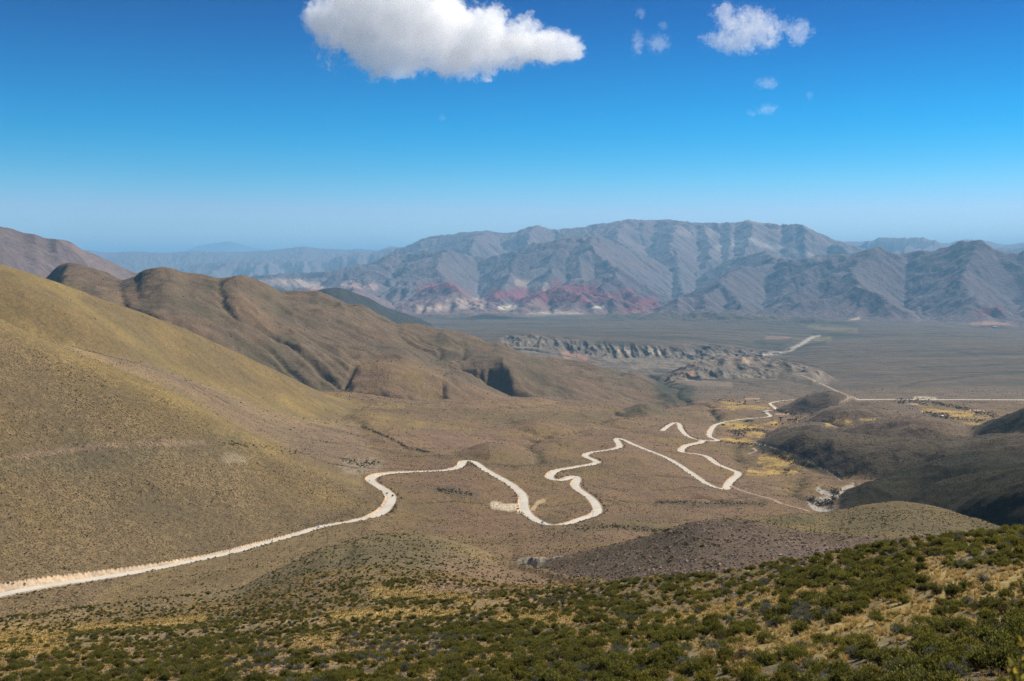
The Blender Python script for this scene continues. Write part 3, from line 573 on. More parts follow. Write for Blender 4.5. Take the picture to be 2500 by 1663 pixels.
mix(strip('z5:1400,560 1600,600 1900,560 2200,610', 16, 700, 1150, .9, 1), (.1, .09, .045), .5)
mix(np.maximum(bank, strip('z5:1240,810 1350,830 1450,845 1500,815 1620,800 1780,765', 10, 615, 700, .5, .3)), (.5, .45, .38), 1.)
mix(RIV, (.36, .33, .29), .95); mix(RIVF, (.36, .33, .29), .9)
mix(CUT * (MHW > 3), (.44, .34, .245), .95); mix(CUT * (MHW <= 3), (.36, .28, .2), .7)
# foreground soil: ochre with straw litter, yellow strips, pinkish gravel
gd = zone('ground', 'knoll') * (R2 < 330)
mix(gd * sstep(.0, .4, n3), (.24, .17, .075), .6); mix(gd * sstep(.0, .4, -n3), (.19, .135, .085), .6)
GRASSY = np.clip(np.maximum.reduce([strip('z4:-100,1330 150,1320 350,1330', 28, 100, 330, .6, .5), strip('z4:500,1230 800,1215 1300,1170', 9, 100, 400, .8, .6), strip('z5:0,1150 300,1140 800,1130', 11, 100, 400, .8, .5), strip('z4:1900,1330 2150,1300', 14, 80, 300, .8, .6),
   strip('z5:300,1000 600,1010 900,1040', 14, 100, 480, .8, .6), strip('z6:560,1380 800,1330 1100,1330 1350,1230 1700,1130 2000,1060 2352,1000', 34, 20, 130, .8, .5), strip('z6:0,1190 300,1160 600,1060 900,1010 1200,990', 16, 30, 160, .8, .5), strip('z5:1100,1180 1400,1170 1560,1160', 14, 60, 250, .8, .6), strip('z6:1700,850 2100,960 2352,900', 20, 30, 130, .9, .6)]), 0, 1)
mix(GRASSY * zone('ground', 'knoll', 'grass_ridge'), (.36, .27, .1), .75)
STONY = np.clip(np.maximum.reduce([strip('z5:0,1390 150,1360 300,1400 700,1350', 22, 30, 260, .8, .7), strip('z4:1700,1370 2000,1350 2352,1370', 20, 60, 260, .8, .7), strip('z6:350,980 500,960 750,940', 14, 60, 200, .8, .6), strip('z4:1500,1500 1800,1480', 18, 60, 220, .8, .7), strip('z5:600,970 900,980 1000,1010', 10, 150, 400, .8, .7)]), 0, 1)
mix(STONY * zone('ground', 'knoll'), (.225, .16, .115), .5)
# plant cover (dark scrub), pale stones
SPK = np.zeros(Z.shape + (3,), np.float32)
def cover(ks, plants, stones): 
    m = blurz(zone(*ks), 4); SPK[..., 0] += m * plants; SPK[..., 1] += m * stones
cover(('grass_slope',), .75, .12); cover(('grass_hill',), .55, .05); cover(('rocky_slope',), .5, .8); cover(('brown_ridge', 'dark_ridge'), .4, .15); cover(('brown_hill', 'cone_hill'), .45, .2)
cover(('dark_hill',), .7, .1); cover(('stony_hill',), .6, 1.); cover(('grass_ridge',), .5, .15); cover(('knoll',), .5, .2); cover(('ground',), .15, .5); cover(('valley', 'shoulder'), .55, .25)
SPK[..., 0] *= 1 - np.clip(CUT + RIV * .3 + RIVF + bank + sstep(11000, 13000, R2), 0, 1)
SPK[..., 1] *= 1 - np.clip(CUT, 0, 1)
log('colours')
# ------------------------------------------------------------------ node helpers and materials
class NT_:
    def __init__(s, tree): s.t = tree; tree.nodes.clear()
    def n(s, typ, **kw):
        nd = s.t.nodes.new(typ); ins = kw.pop('i', {})
        for k, v in kw.items(): setattr(nd, k, v)
        for k, v in ins.items():
            sk = nd.inputs[k]
            if isinstance(v, bpy.types.NodeSocket): s.t.links.new(v, sk)
            else: sk.default_value = v
        return nd
    def math(s, op, a, b=0., c=0., clamp=False):
        return s.n('ShaderNodeMath', operation=op, use_clamp=clamp, i={0: a, 1: b, 2: c}).outputs[0]
    def mixc(s, f, a, b, bt='MIX'):
        nd = s.n('ShaderNodeMix', data_type='RGBA', blend_type=bt, i={0: f, 6: a, 7: b}); return nd.outputs[2]
    def ramp(s, v, a, b, o0=0., o1=1., sm='SMOOTHSTEP'):
        return s.n('ShaderNodeMapRange', interpolation_type=sm, i={0: v, 1: a, 2: b, 3: o0, 4: o1}).outputs[0]
def newmat(name):
    m = bpy.data.materials.new(name); m.use_nodes = True
    return m, NT_(m.node_tree)
def finish(N, col, rough=.9, bump=None, spec=.15, sheen=None):
    b = N.n('ShaderNodeBsdfPrincipled', i={'Base Color': col, 'Roughness': rough, 'Specular IOR Level': spec})
    if bump is not None: N.t.links.new(bump, b.inputs['Normal'])
    o = N.n('ShaderNodeOutputMaterial'); N.t.links.new(b.outputs[0], o.inputs[0]); return b
def rgba(c): return (c[0], c[1], c[2], 1.)
def terrain_material():
    m, N = newmat('dry_ground')
    P = N.n('ShaderNodeNewGeometry').outputs['Position']
    col = N.n('ShaderNodeAttribute', attribute_name='Col').outputs['Color']
    sp = N.n('ShaderNodeSeparateColor', i={0: N.n('ShaderNodeAttribute', attribute_name='Spk').outputs['Color']}).outputs
    size = sp[2]
    # mottling at two scales
    nf = N.n('ShaderNodeTexNoise', noise_dimensions='3D', i={'Vector': P, 'Scale': .22, 'Detail': 5., 'Roughness': .65}).outputs[0]
    nc = N.n('ShaderNodeTexNoise', noise_dimensions='3D', i={'Vector': P, 'Scale': .018, 'Detail': 5., 'Roughness': .6}).outputs[0]
    nl = N.n('ShaderNodeTexNoise', noise_dimensions='3D', i={'Vector': P, 'Scale': .0035, 'Detail': 6., 'Roughness': .65}).outputs[0]
    def plants(scale, r0, r1):
        v = N.n('ShaderNodeTexVoronoi', voronoi_dimensions='3D', feature='F1', i={'Vector': P, 'Scale': scale, 'Randomness': 1.})
        rad = N.n('ShaderNodeSeparateColor', i={0: v.outputs['Color']}).outputs
        d = N.math('DIVIDE', v.outputs['Distance'], N.math('ADD', N.math('MULTIPLY', rad[0], .6), .55))
        return N.ramp(d, r0, r1, 1., 0.), rad[1]
    a1, q1 = plants(.62, .30, .52); a2, q2 = plants(.19, .3, .5); a3, q3 = plants(.042, .28, .5)
    k1 = N.ramp(size, .25, .55); k2 = N.ramp(size, .6, .9)
    a = N.math('ADD', N.math('MULTIPLY', a1, N.math('SUBTRACT', 1., k1)), N.math('ADD', N.math('MULTIPLY', N.math('MULTIPLY', a2, k1), N.math('SUBTRACT', 1., k2)), N.math('MULTIPLY', a3, k2)))
    dens = N.math('MULTIPLY', sp[0], N.ramp(N.math('ADD', N.math('MULTIPLY', nc, .6), N.math('MULTIPLY', nf, .4)), .34, .62, .3, 1.35))
    pf = N.math('MULTIPLY', a, N.math('MINIMUM', dens, 1.))
    c = N.mixc(N.ramp(nf, .3, .72), N.mixc(1., col, (.72, .72, .74, 1), 'MULTIPLY'), N.mixc(1., col, (1.28, 1.26, 1.2, 1), 'MULTIPLY'))
    c = N.mixc(N.ramp(nc, .3, .7), N.mixc(1., c, (.82, .84, .86, 1), 'MULTIPLY'), N.mixc(1., c, (1.2, 1.18, 1.12, 1), 'MULTIPLY'))
    c = N.mixc(N.math('MULTIPLY', N.ramp(nl, .3, .7), size), c, N.mixc(1., c, (1.3, 1.2, 1.1, 1), 'MULTIPLY'))
    st, sq = plants(.8, .16, .3)
    c = N.mixc(N.math('MULTIPLY', N.math('MULTIPLY', st, sp[1]), N.math('MULTIPLY', N.ramp(sq, .45, .6), N.math('SUBTRACT', 1., k2))), c, (.36, .28, .21, 1))
    green = N.mixc(q1, (.042, .040, .016, 1), (.075, .062, .026, 1))
    c = N.mixc(pf, c, N.mixc(.25, green, col))
    h1 = N.math('ADD', N.math('MULTIPLY', pf, .55), N.math('MULTIPLY', nf, .5))
    b1 = N.n('ShaderNodeBump', i={'Strength': N.math('SUBTRACT', 1., k2), 'Distance': 1.1, 'Height': h1}).outputs[0]
    b2 = N.n('ShaderNodeBump', i={'Strength': N.math('MULTIPLY', k1, .6), 'Distance': 14., 'Height': nc, 'Normal': b1}).outputs[0]
    b3 = N.n('ShaderNodeBump', i={'Strength': N.math('MULTIPLY', k2, .8), 'Distance': 60., 'Height': nl, 'Normal': b2}).outputs[0]
    finish(N, c, .95, b3, .08)
    return m
M_GROUND = terrain_material()
SPK[..., 2] = np.interp(LR, np.log([50, 700, 1800, 3500, 9000, 20000]), [0, .12, .45, .62, .9, 1.])[:, None]

def tag(o, label=None, cat=None, group=None, kind=None):
    if label: o['label'] = label
    if cat: o['category'] = cat
    if group: o['group'] = group
    if kind: o['kind'] = kind
    return o
def link(o, parent=None):
    C.objects.link(o)
    if parent: o.parent = parent
    return o
def mesh_obj(name, v, f, mats=(), parent=None, smooth=False, fm=None):
    me = bpy.data.meshes.new(name); me.from_pydata([tuple(map(float, p)) for p in v], [], [tuple(map(int, q)) for q in f])
    for m in mats: me.materials.append(m)
    if fm is not None: me.polygons.foreach_set('material_index', np.array(fm, np.int32))
    if smooth: me.polygons.foreach_set('use_smooth', np.ones(len(me.polygons), bool))
    me.update()
    return link(bpy.data.objects.new(name, me), parent)

# ------------------------------------------------------------------ terrain meshes, one per landform, sharing one set of normals
XYZ = np.stack([X, Y, Z], -1)
dr = np.gradient(XYZ, axis=0); dt = np.gradient(XYZ, axis=1)
NRM = np.cross(dt, dr); NRM /= np.linalg.norm(NRM, axis=-1, keepdims=True) + 1e-12
NRM[NRM[..., 2] < 0] *= -1
del dr, dt
OWN = WIN.copy()
# landforms that belong together carry one object
for i, k in enumerate(KEYS):
    if k == 'shoulder': OWN[WIN == i] = 0
    if k in ('knoll',): OWN[WIN == i] = KEYS.index('ground')
NAMES = {'valley': 'valley_floor', 'shoulder': 'valley_floor', 'ground': 'ground', 'stony_hill': 'hill', 'grass_ridge': 'hill', 'dark_hill': 'hill', 'brown_hill': 'hill', 'cone_hill': 'hill', 'grass_slope': 'hillside', 'rocky_slope': 'hillside',
         'grass_hill': 'hillside', 'brown_ridge': 'hill', 'dark_ridge': 'hill', 'purple_mountain': 'mountain', 'badlands': 'badland_ridge', 'red_hills': 'mountain_foothills', 'front_range': 'mountain_range', 'mountain_range': 'mountain_range', 'far_mountain': 'distant_mountains'}
LBL = ['wide dry valley floor of brown scrub and grey gravel fan cut by cliffs', 'foreground hillside covered with green shrubs, straw grass and pinkish stones', '',
       'brown stony hill just behind the shrubby foreground slope', 'low olive grass ridge between the stony hill and the dark hills', 'darkest shaded hill at the right edge above the grass ridge', 'dark shaded spur running down to the stony river bed bend',
       'broad dark shoulder above the right bank of the narrow stream', 'rounded purplish brown dome hill left of the golden valley fields', 'small brown spur where the stream leaves the golden fields', 'low brown hill in front of the cone shaped hill',
       'low brown rise beside the distant tree lined village', 'small cone shaped brown hill with a hut on top beside the long straight road', 'nearly black hill corner at the right edge by the village', 'small dark olive knoll above the switchback road'] + [''] * 7 + [
       'near olive hillside at left with the pale dirt road along its foot', 'stony pinkish slope behind the near olive hillside', 'long yellow olive grass ridge falling from the left edge', 'brown ridge with two rounded summits in the middle distance at left',
       'lower brown hills with folded gullies under the two rounded summits', 'last brown spur with a shaded gully reaching into the valley', 'dark blue hill in cloud shade behind the brown ridge', 'purple grey mountain slope at the left edge of the skyline',
       'grey fluted badland spur above the white river bed', 'low red and white foothills at the foot of the blue range', 'furrowed grey blue front range right of centre', 'blue grey middle ridges below the main summits', 'highest long blue mountain range on the skyline',
       'faint blue hump behind the right end of the main range', 'pale blue ridge left of the main range', 'very faint far blue ridge along the left horizon', 'palest far peak rising over the left horizon']
VID = np.arange(NR * NT).reshape(NR, NT)
fo = OWN[:-1, :-1]
P3 = XYZ.reshape(-1, 3).astype(np.float32); N3 = NRM.reshape(-1, 3).astype(np.float32); C3 = COL.reshape(-1, 3); S3 = SPK.reshape(-1, 3)
for i in range(len(LAYERS)):
    a, b = np.nonzero(fo == i)
    if len(a) < 4: continue
    q = np.stack([VID[a, b], VID[a, b + 1], VID[a + 1, b + 1], VID[a + 1, b]], 1)
    used, inv = np.unique(q, return_inverse=True); nv, nf = len(used), len(q)
    nm = NAMES[KEYS[i]]
    me = bpy.data.meshes.new(nm); me.vertices.add(nv); me.vertices.foreach_set('co', P3[used].ravel())
    me.loops.add(nf * 4); me.loops.foreach_set('vertex_index', inv.astype(np.int32).ravel())
    me.polygons.add(nf); me.polygons.foreach_set('loop_start', np.arange(0, nf * 4, 4, dtype=np.int32)); me.polygons.foreach_set('use_smooth', np.ones(nf, bool))
    me.update(calc_edges=True)
    for an, arr in (('Col', C3), ('Spk', S3)):
        at = me.attributes.new(an, 'FLOAT_COLOR', 'POINT'); at.data.foreach_set('color', np.concatenate([arr[used], np.ones((nv, 1), np.float32)], 1).astype(np.float32).ravel())
    me.normals_split_custom_set_from_vertices(N3[used])
    me.materials.append(M_GROUND)
    tag(link(bpy.data.objects.new(nm, me)), LBL[i], NAMES[KEYS[i]].replace('_', ' '), None, 'structure')
log('terrain meshes')

# ------------------------------------------------------------------ road surfaces
def road_material():
    m, N = newmat('pale_gravel'); P = N.n('ShaderNodeNewGeometry').outputs['Position']
    n = N.n('ShaderNodeTexNoise', i={'Vector': P, 'Scale': .05, 'Detail': 7., 'Roughness': .7}).outputs[0]
    n2_ = N.n('ShaderNodeTexNoise', i={'Vector': P, 'Scale': 3., 'Detail': 3.}).outputs[0]
    u = N.n('ShaderNodeSeparateXYZ', i={0: N.n('ShaderNodeAttribute', attribute_name='across').outputs['Vector']}).outputs[0]
    ruts = N.math('ABSOLUTE', N.math('SINE', N.math('MULTIPLY', u, 9.)))
    c = N.mixc(N.ramp(n, .3, .7), (.40, .37, .315, 1), (.52, .485, .42, 1))
    c = N.mixc(N.math('MULTIPLY', N.ramp(ruts, .6, 1.), .35), c, (.7, .67, .61, 1))
    c = N.mixc(N.math('MULTIPLY', N.ramp(N.math('ABSOLUTE', u), .75, 1.), .5), c, (.5, .41, .31, 1))
    finish(N, c, .95, N.n('ShaderNodeBump', i={'Strength': .4, 'Distance': .05, 'Height': n2_}).outputs[0], .1); return m
M_ROAD = road_material()
def path_material():
    m, N = newmat('worn_earth'); P = N.n('ShaderNodeNewGeometry').outputs['Position']
    n = N.n('ShaderNodeTexNoise', i={'Vector': P, 'Scale': .1, 'Detail': 5., 'Roughness': .65}).outputs[0]
    finish(N, N.mixc(N.ramp(n, .35, .65), (.22, .165, .115, 1), (.4, .325, .24, 1)), .95, None, .1); return m
M_PATH = path_material()
RL = ['long pale winding dirt road from the lower left corner over the switchbacks', 'pale road along the golden fields to the village and the cone shaped hill', 'long straight pale road across the valley plain',
      'thin diagonal track over the plain to the straight road', 'thin path from the lower road corner to the river', 'faint footpath beyond the track end', 'little path round the cone shaped hill', 'small farm track beside the golden fields']
for k, (kind, hw, W) in enumerate(PATHS):
    tg = np.gradient(W[:, :2], axis=0); tg /= np.linalg.norm(tg, axis=1, keepdims=True) + 1e-9; nn = np.stack([-tg[:, 1], tg[:, 0]], 1)
    cr = np.linspace(-1, 1, 7); wob = np.stack([.45 * perlin(np.arange(len(W)) * .11, np.full(len(W), s_ * 3.3), 9) for s_ in (0, 1)], 1)
    v = []; ac = []
    for i, p in enumerate(W):
        for c_ in cr:
            o_ = c_ * hw + (wob[i, 0] if c_ < 0 else wob[i, 1]) * abs(c_) * (hw / 4)
            v.append((p[0] + nn[i, 0] * o_, p[1] + nn[i, 1] * o_, p[2] + .16 + .07 * (1 - c_ * c_))); ac.append((c_, 0, 0))
    f = [(i * 7 + j, i * 7 + j + 1, i * 7 + j + 8, i * 7 + j + 7) for i in range(len(W) - 1) for j in range(6)]
    o = mesh_obj('road' if kind == 'road' else 'path', v, f, [M_ROAD if kind == 'road' else M_PATH], None, True)
    at = o.data.attributes.new('across', 'FLOAT_VECTOR', 'POINT'); at.data.foreach_set('vector', np.array(ac, np.float32).ravel())
    tag(o, RL[k], kind if kind == 'road' else 'path', None, 'structure')
    # the outer edge rests on the carved bed
# ------------------------------------------------------------------ plants, stones
def leaf_material(name, dark, light, rough=.75):
    m, N = newmat(name)
    t = N.n('ShaderNodeAttribute', attribute_name='tint').outputs['Color']
    s = N.n('ShaderNodeSeparateColor', i={0: t}).outputs
    rnd = N.n('ShaderNodeObjectInfo').outputs['Random']
    c = N.mixc(s[0], rgba(dark), rgba(light))
    k = N.math('MULTIPLY', N.math('ADD', N.math('MULTIPLY', s[1], .8), .6), N.math('ADD', N.math('MULTIPLY', rnd, .5), .75))
    c = N.mixc(1., c, N.n('ShaderNodeCombineColor', i={0: k, 1: k, 2: k}).outputs[0], 'MULTIPLY')
    b = N.n('ShaderNodeBsdfPrincipled', i={'Base Color': c, 'Roughness': rough, 'Specular IOR Level': .25})
    tr = N.n('ShaderNodeBsdfTranslucent', i={0: c})
    mx = N.n('ShaderNodeMixShader', i={0: .38, 1: b.outputs[0], 2: tr.outputs[0]})
    N.t.links.new(mx.outputs[0], N.n('ShaderNodeOutputMaterial').inputs[0]); return m
def plain(name, col, rough=.8, nsc=3., var=.25, metal=0., bump=0.):
    m, N = newmat(name); P = N.n('ShaderNodeTexCoord').outputs['Object']
    n = N.n('ShaderNodeTexNoise', i={'Vector': P, 'Scale': nsc, 'Detail': 5., 'Roughness': .6}).outputs[0]
    c = N.mixc(N.ramp(n, .3, .7), rgba([x * (1 - var) for x in col]), rgba([min(x * (1 + var), 1) for x in col]))
    b = finish(N, c, rough, N.n('ShaderNodeBump', i={'Strength': bump, 'Distance': .05, 'Height': n}).outputs[0] if bump else None, .3)
    b.inputs['Metallic'].default_value = metal; return m
M_STEM = plain('twig_bark', (.12, .085, .055))
def plant_mesh(name, seed, R, H, stems, leaves, ll, lw, mat, spiky=.35, up=.5, low=.25):
    g = np.random.default_rng(seed); V = []; Fc = []; T = []; MI = []
    lob = g.normal(0, 1, (5, 3)) * (R * .4, R * .4, 0)
    for s in range(stems):
        a = g.uniform(0, 2 * math.pi); rr = math.sqrt(g.uniform(0, 1))
        L0 = lob[g.integers(5)] * .8
        h = H * math.sqrt(max(1 - (rr * .9) ** 2, .05)) * g.uniform(1 - spiky, 1 + spiky * .4)
        p1 = np.array([math.cos(a) * rr * R * .8 + L0[0], math.sin(a) * rr * R * .8 + L0[1], h]); p0 = np.array([p1[0] * .15, p1[1] * .15, -.05])
        mid = (p0 + p1) * .5 + np.array([p1[0] * .22, p1[1] * .22, -h * .06])
        w = .012 * H / .9
        b = len(V)
        for q, ww in ((p0, w), (mid, w * .7), (p1, w * .3)):
            for k in range(3): V.append(q + ww * np.array([math.cos(k * 2.1), math.sin(k * 2.1), 0])); T.append((0, .5, 0, 1))
        for k in range(3):
            for l in (0, 3): Fc.append((b + l + k, b + l + (k + 1) % 3, b + l + 3 + (k + 1) % 3, b + l + 3 + k)); MI.append(1)
        for j in range(leaves):
            t = low + (1 - low) * math.sqrt(g.uniform(0, 1))
            c = (1 - t) ** 2 * p0 + 2 * t * (1 - t) * mid + t * t * p1
            d = p1 - p0; d = d / np.linalg.norm(d); rv = g.normal(0, 1, 3); rv /= np.linalg.norm(rv)
            d = d * up + rv * (1 - up) + np.array([0, 0, .25]); d /= np.linalg.norm(d)
            c = c + rv * ll * .9 * (1.2 - t * .7)
            sd = np.cross(d, g.normal(0, 1, 3)); sd /= np.linalg.norm(sd) + 1e-9
            s_ = g.uniform(.7, 1.3); b = len(V)
            V += [c, c + d * ll * .5 * s_ + sd * lw * s_, c + d * ll * s_, c + d * ll * .5 * s_ - sd * lw * s_]
            tip = max(0, min(1, (t - .62) * 2.2)) * g.uniform(.3, 1); r2 = g.uniform(0, 1)
            T += [(tip, r2, 0, 1)] * 4; Fc.append((b, b + 1, b + 2, b + 3)); MI.append(0)
    me = bpy.data.meshes.new(name); me.from_pydata([tuple(map(float, p)) for p in V], [], Fc)
    me.materials.append(mat); me.materials.append(M_STEM); me.polygons.foreach_set('material_index', np.array(MI, np.int32))
    at = me.attributes.new('tint', 'FLOAT_COLOR', 'POINT'); at.data.foreach_set('color', np.array(T, np.float32).ravel())
    me.update(); return me
def tussock_mesh(name, seed, blades, R, H, mat, wid=.012):
    g = np.random.default_rng(seed); V = []; Fc = []; T = []
    for s in range(blades):
        a = g.uniform(0, 6.283); o = np.array([math.cos(a), math.sin(a), 0]); r0 = R * .3 * g.uniform(0, 1); lean = g.uniform(.15, 1.) * R
        h = H * g.uniform(.6, 1.1); sd = np.array([-o[1], o[0], 0]); b = len(V); r2 = g.uniform(0, 1)
        for t, w in ((0, 1.), (.55, .8), (1., .15)):
            c = o * (r0 + lean * t * t) + np.array([0, 0, h * (t - .22 * t * t * t) - .03]); c[:2] += g.normal(0, .006, 2)
            V += [c - sd * wid * w, c + sd * wid * w]; T += [(t * g.uniform(.6, 1), r2, 0, 1)] * 2
        Fc += [(b, b + 1, b + 3, b + 2), (b + 2, b + 3, b + 5, b + 4)]
    me = bpy.data.meshes.new(name); me.from_pydata([tuple(map(float, p)) for p in V], [], Fc); me.materials.append(mat)
    at = me.attributes.new('tint', 'FLOAT_COLOR', 'POINT'); at.data.foreach_set('color', np.array(T, np.float32).ravel()); me.update(); return me
def stone_mesh(name, seed, mat):
    g = np.random.default_rng(seed); bm = bmesh.new(); bmesh.ops.create_icosphere(bm, subdivisions=2, radius=1.)
    pl = [(lambda n, d: (n / np.linalg.norm(n), d))(g.normal(0, 1, 3), g.uniform(.45, .8)) for _ in range(9)]
    sc_ = np.array([g.uniform(.8, 1.2), g.uniform(.6, .95), g.uniform(.45, .7)])
    for v in bm.verts:
        p = np.array(v.co)
        for n, d in pl:
            e = p @ n - d
            if e > 0: p = p - n * e
        p = p * sc_; p[2] += .15; v.co = p
    me = bpy.data.meshes.new(name); bm.to_mesh(me); bm.free(); me.materials.append(mat); return me
M_GREEN = leaf_material('dark_green_leaves', (.062, .072, .019), (.31, .28, .045))
M_OLIVE = leaf_material('yellow_green_leaves', (.09, .095, .02), (.36, .3, .05))
M_GREY = leaf_material('grey_green_leaves', (.11, .115, .08), (.23, .23, .165))
M_DRY = leaf_material('dry_brown_twigs', (.075, .05, .03), (.13, .09, .05))
M_STRAW = leaf_material('straw_blades', (.3, .19, .055), (.6, .44, .16))
M_SCRUB = leaf_material('scrub_leaves', (.05, .041, .018), (.12, .09, .036))
def stone_mat():
    m, N = newmat('pinkish_stone'); P = N.n('ShaderNodeNewGeometry').outputs['Position']; r = N.n('ShaderNodeObjectInfo').outputs['Random']
    n = N.n('ShaderNodeTexNoise', i={'Vector': P, 'Scale': 6., 'Detail': 6., 'Roughness': .65}).outputs[0]
    c = N.mixc(N.ramp(n, .3, .7), (.16, .115, .105, 1), (.3, .235, .215, 1)); c = N.mixc(r, c, N.mixc(1., c, (1.35, 1.2, 1.1, 1), 'MULTIPLY'))
    finish(N, c, .92, N.n('ShaderNodeBump', i={'Strength': .5, 'Distance': .05, 'Height': n}).outputs[0], .2); return m
M_STONE = stone_mat()
SHRUBS = [('green', plant_mesh('shrub', 1, .62, .85, 120, 24, .085, .020, M_GREEN)), ('green', plant_mesh('shrub', 2, .75, .75, 130, 24, .085, .020, M_GREEN)), ('green', plant_mesh('shrub', 3, .5, .7, 100, 24, .08, .02, M_GREEN)),
          ('olive', plant_mesh('shrub', 4, .6, .7, 110, 24, .085, .018, M_OLIVE)), ('olive', plant_mesh('shrub', 5, .45, .6, 90, 22, .08, .018, M_OLIVE)), ('grey', plant_mesh('shrub', 6, .55, .55, 130, 14, .085, .012, M_GREY, .5, .75)), ('dry', plant_mesh('shrub', 7, .6, .7, 190, 7, .1, .006, M_DRY, .45, .8))]
TUSS = [tussock_mesh('grass_tuft', 20 + i, 46, .3, .42, M_STRAW) for i in range(3)]
STONES = [stone_mesh('stone', 40 + i, M_STONE) for i in range(6)]
SCRUB = [plant_mesh('scrub', 60 + i, .6, .62, 14, 6, .26, .085, M_SCRUB, .4, .4, .15) for i in range(3)]

def scatter(r0, r1, dens, seed, half=32.):
    """random spots (uniform per square metre) in the sector seen by the photo"""
    g = np.random.default_rng(seed); A = math.radians(half) * (r1 * r1 - r0 * r0); n = int(A * dens)
    th = g.uniform(-1, 1, n) * math.radians(half); r = np.sqrt(g.uniform(r0 * r0, r1 * r1, n))
    return r * np.sin(th), r * np.cos(th), g
def pick(A, x, y):
    a, b = fidx(x, y); return A[np.clip(np.rint(a).astype(int), 0, NR - 1), np.clip(np.rint(b).astype(int), 0, NT - 1)]
GN = np.isin(KNAMES, ['ground', 'knoll', 'grass_ridge'])
def on(x, y, ks): return np.isin(pick(WHO, x, y), [KNAMES.index(k) for k in ks])
def stuff(name, label, cat, sources, x, y, idx, scl, g, tilt=.12, sink=0.):
    z = hgt(x, y) - sink
    me = bpy.data.meshes.new(name); n = len(x); me.vertices.add(n); me.vertices.foreach_set('co', np.stack([x, y, z], 1).astype(np.float32).ravel())
    me.attributes.new('idx', 'INT', 'POINT').data.foreach_set('value', idx.astype(np.int32))
    rot = np.stack([g.normal(0, tilt, n), g.normal(0, tilt, n), g.uniform(0, 6.283, n)], 1).astype(np.float32)
    me.attributes.new('rot', 'FLOAT_VECTOR', 'POINT').data.foreach_set('vector', rot.ravel())
    s3 = scl[:, None] * np.stack([g.uniform(.85, 1.2, n), g.uniform(.85, 1.2, n), g.uniform(.8, 1.15, n)], 1)
    me.attributes.new('scl', 'FLOAT_VECTOR', 'POINT').data.foreach_set('vector', s3.astype(np.float32).ravel())
    o = link(bpy.data.objects.new(name, me)); tag(o, label, cat, None, 'stuff')
    t = bpy.data.node_groups.new(name + '_scatter', 'GeometryNodeTree')
    t.interface.new_socket('Geometry', in_out='INPUT', socket_type='NodeSocketGeometry'); t.interface.new_socket('Geometry', in_out='OUTPUT', socket_type='NodeSocketGeometry')
    gi = t.nodes.new('NodeGroupInput'); go = t.nodes.new('NodeGroupOutput'); ip = t.nodes.new('GeometryNodeInstanceOnPoints'); gti = t.nodes.new('GeometryNodeGeometryToInstance')
    for s in reversed(sources):
        oi = t.nodes.new('GeometryNodeObjectInfo'); oi.transform_space = 'ORIGINAL'; oi.inputs['Object'].default_value = s; oi.inputs['As Instance'].default_value = True
        t.links.new(oi.outputs['Geometry'], gti.inputs[0])
    def attr(nm, ty):
        a = t.nodes.new('GeometryNodeInputNamedAttribute'); a.data_type = ty; a.inputs['Name'].default_value = nm; return a.outputs['Attribute']
    t.links.new(gi.outputs[0], ip.inputs['Points']); t.links.new(gti.outputs[0], ip.inputs['Instance']); ip.inputs['Pick Instance'].default_value = True
    t.links.new(attr('idx', 'INT'), ip.inputs['Instance Index'])
    er = t.nodes.new('FunctionNodeEulerToRotation'); t.links.new(attr('rot', 'FLOAT_VECTOR'), er.inputs[0]); t.links.new(er.outputs[0], ip.inputs['Rotation'])
    t.links.new(attr('scl', 'FLOAT_VECTOR'), ip.inputs['Scale']); t.links.new(ip.outputs[0], go.inputs[0])
    md = o.modifiers.new('scatter', 'NODES'); md.node_group = t; return o
def inframe(x, y, z, m=6): 
    u, v = topix(x, y, z); return (u > -m) & (u < PW + m) & (v < PH + m) & (y > 3)
def visible(x, y, z):
    """not hidden behind nearer ground"""
    th = np.arctan2(x, y); r = np.hypot(x, y); j = np.clip(np.rint(np.interp(th, TH, _ti)).astype(int), 0, NT - 1); i = np.clip(np.interp(np.log(r), LR, _ri).astype(int), 1, NR - 1)
    return (z + .5) / r >= HMAX[i - 1, j] - .0006
HMAX = np.maximum.accumulate(np.where(RR[:, None] > 15, Z / R2, -9).astype(np.float32), axis=0)

# shrubs of the foreground slope: the 300 nearest are objects, the rest is cover
x, y, g = scatter(14, 460, .95, 301)
ok = on(x, y, ['ground', 'knoll']); x, y = x[ok], y[ok]; r = np.hypot(x, y)
gr = pick(GRASSY, x, y); stn = pick(STONY, x, y)
den = (.38 + .9 * sstep(-.25, .3, fbm(x, y, 9, 3, .6, 201)) * sstep(-.5, .2, fbm(x, y, 45, 2, .5, 203))) * (1 - .78 * gr) * (1 - .55 * stn) * (1 - .72 * sstep(250, 330, r)) 
uu, vv = topix(x, y, hgt(x, y)); den *= 1 - .6 * np.clip(1 - np.hypot((uu - 1250) / 230, (vv - 1420) / 45), 0, 1)
den = np.maximum(den, .7 * (r < 62)); den *= np.interp(r, [60, 130], [.92, .62]); keep = g.uniform(0, 1, len(x)) < den; x, y = x[keep], y[keep]
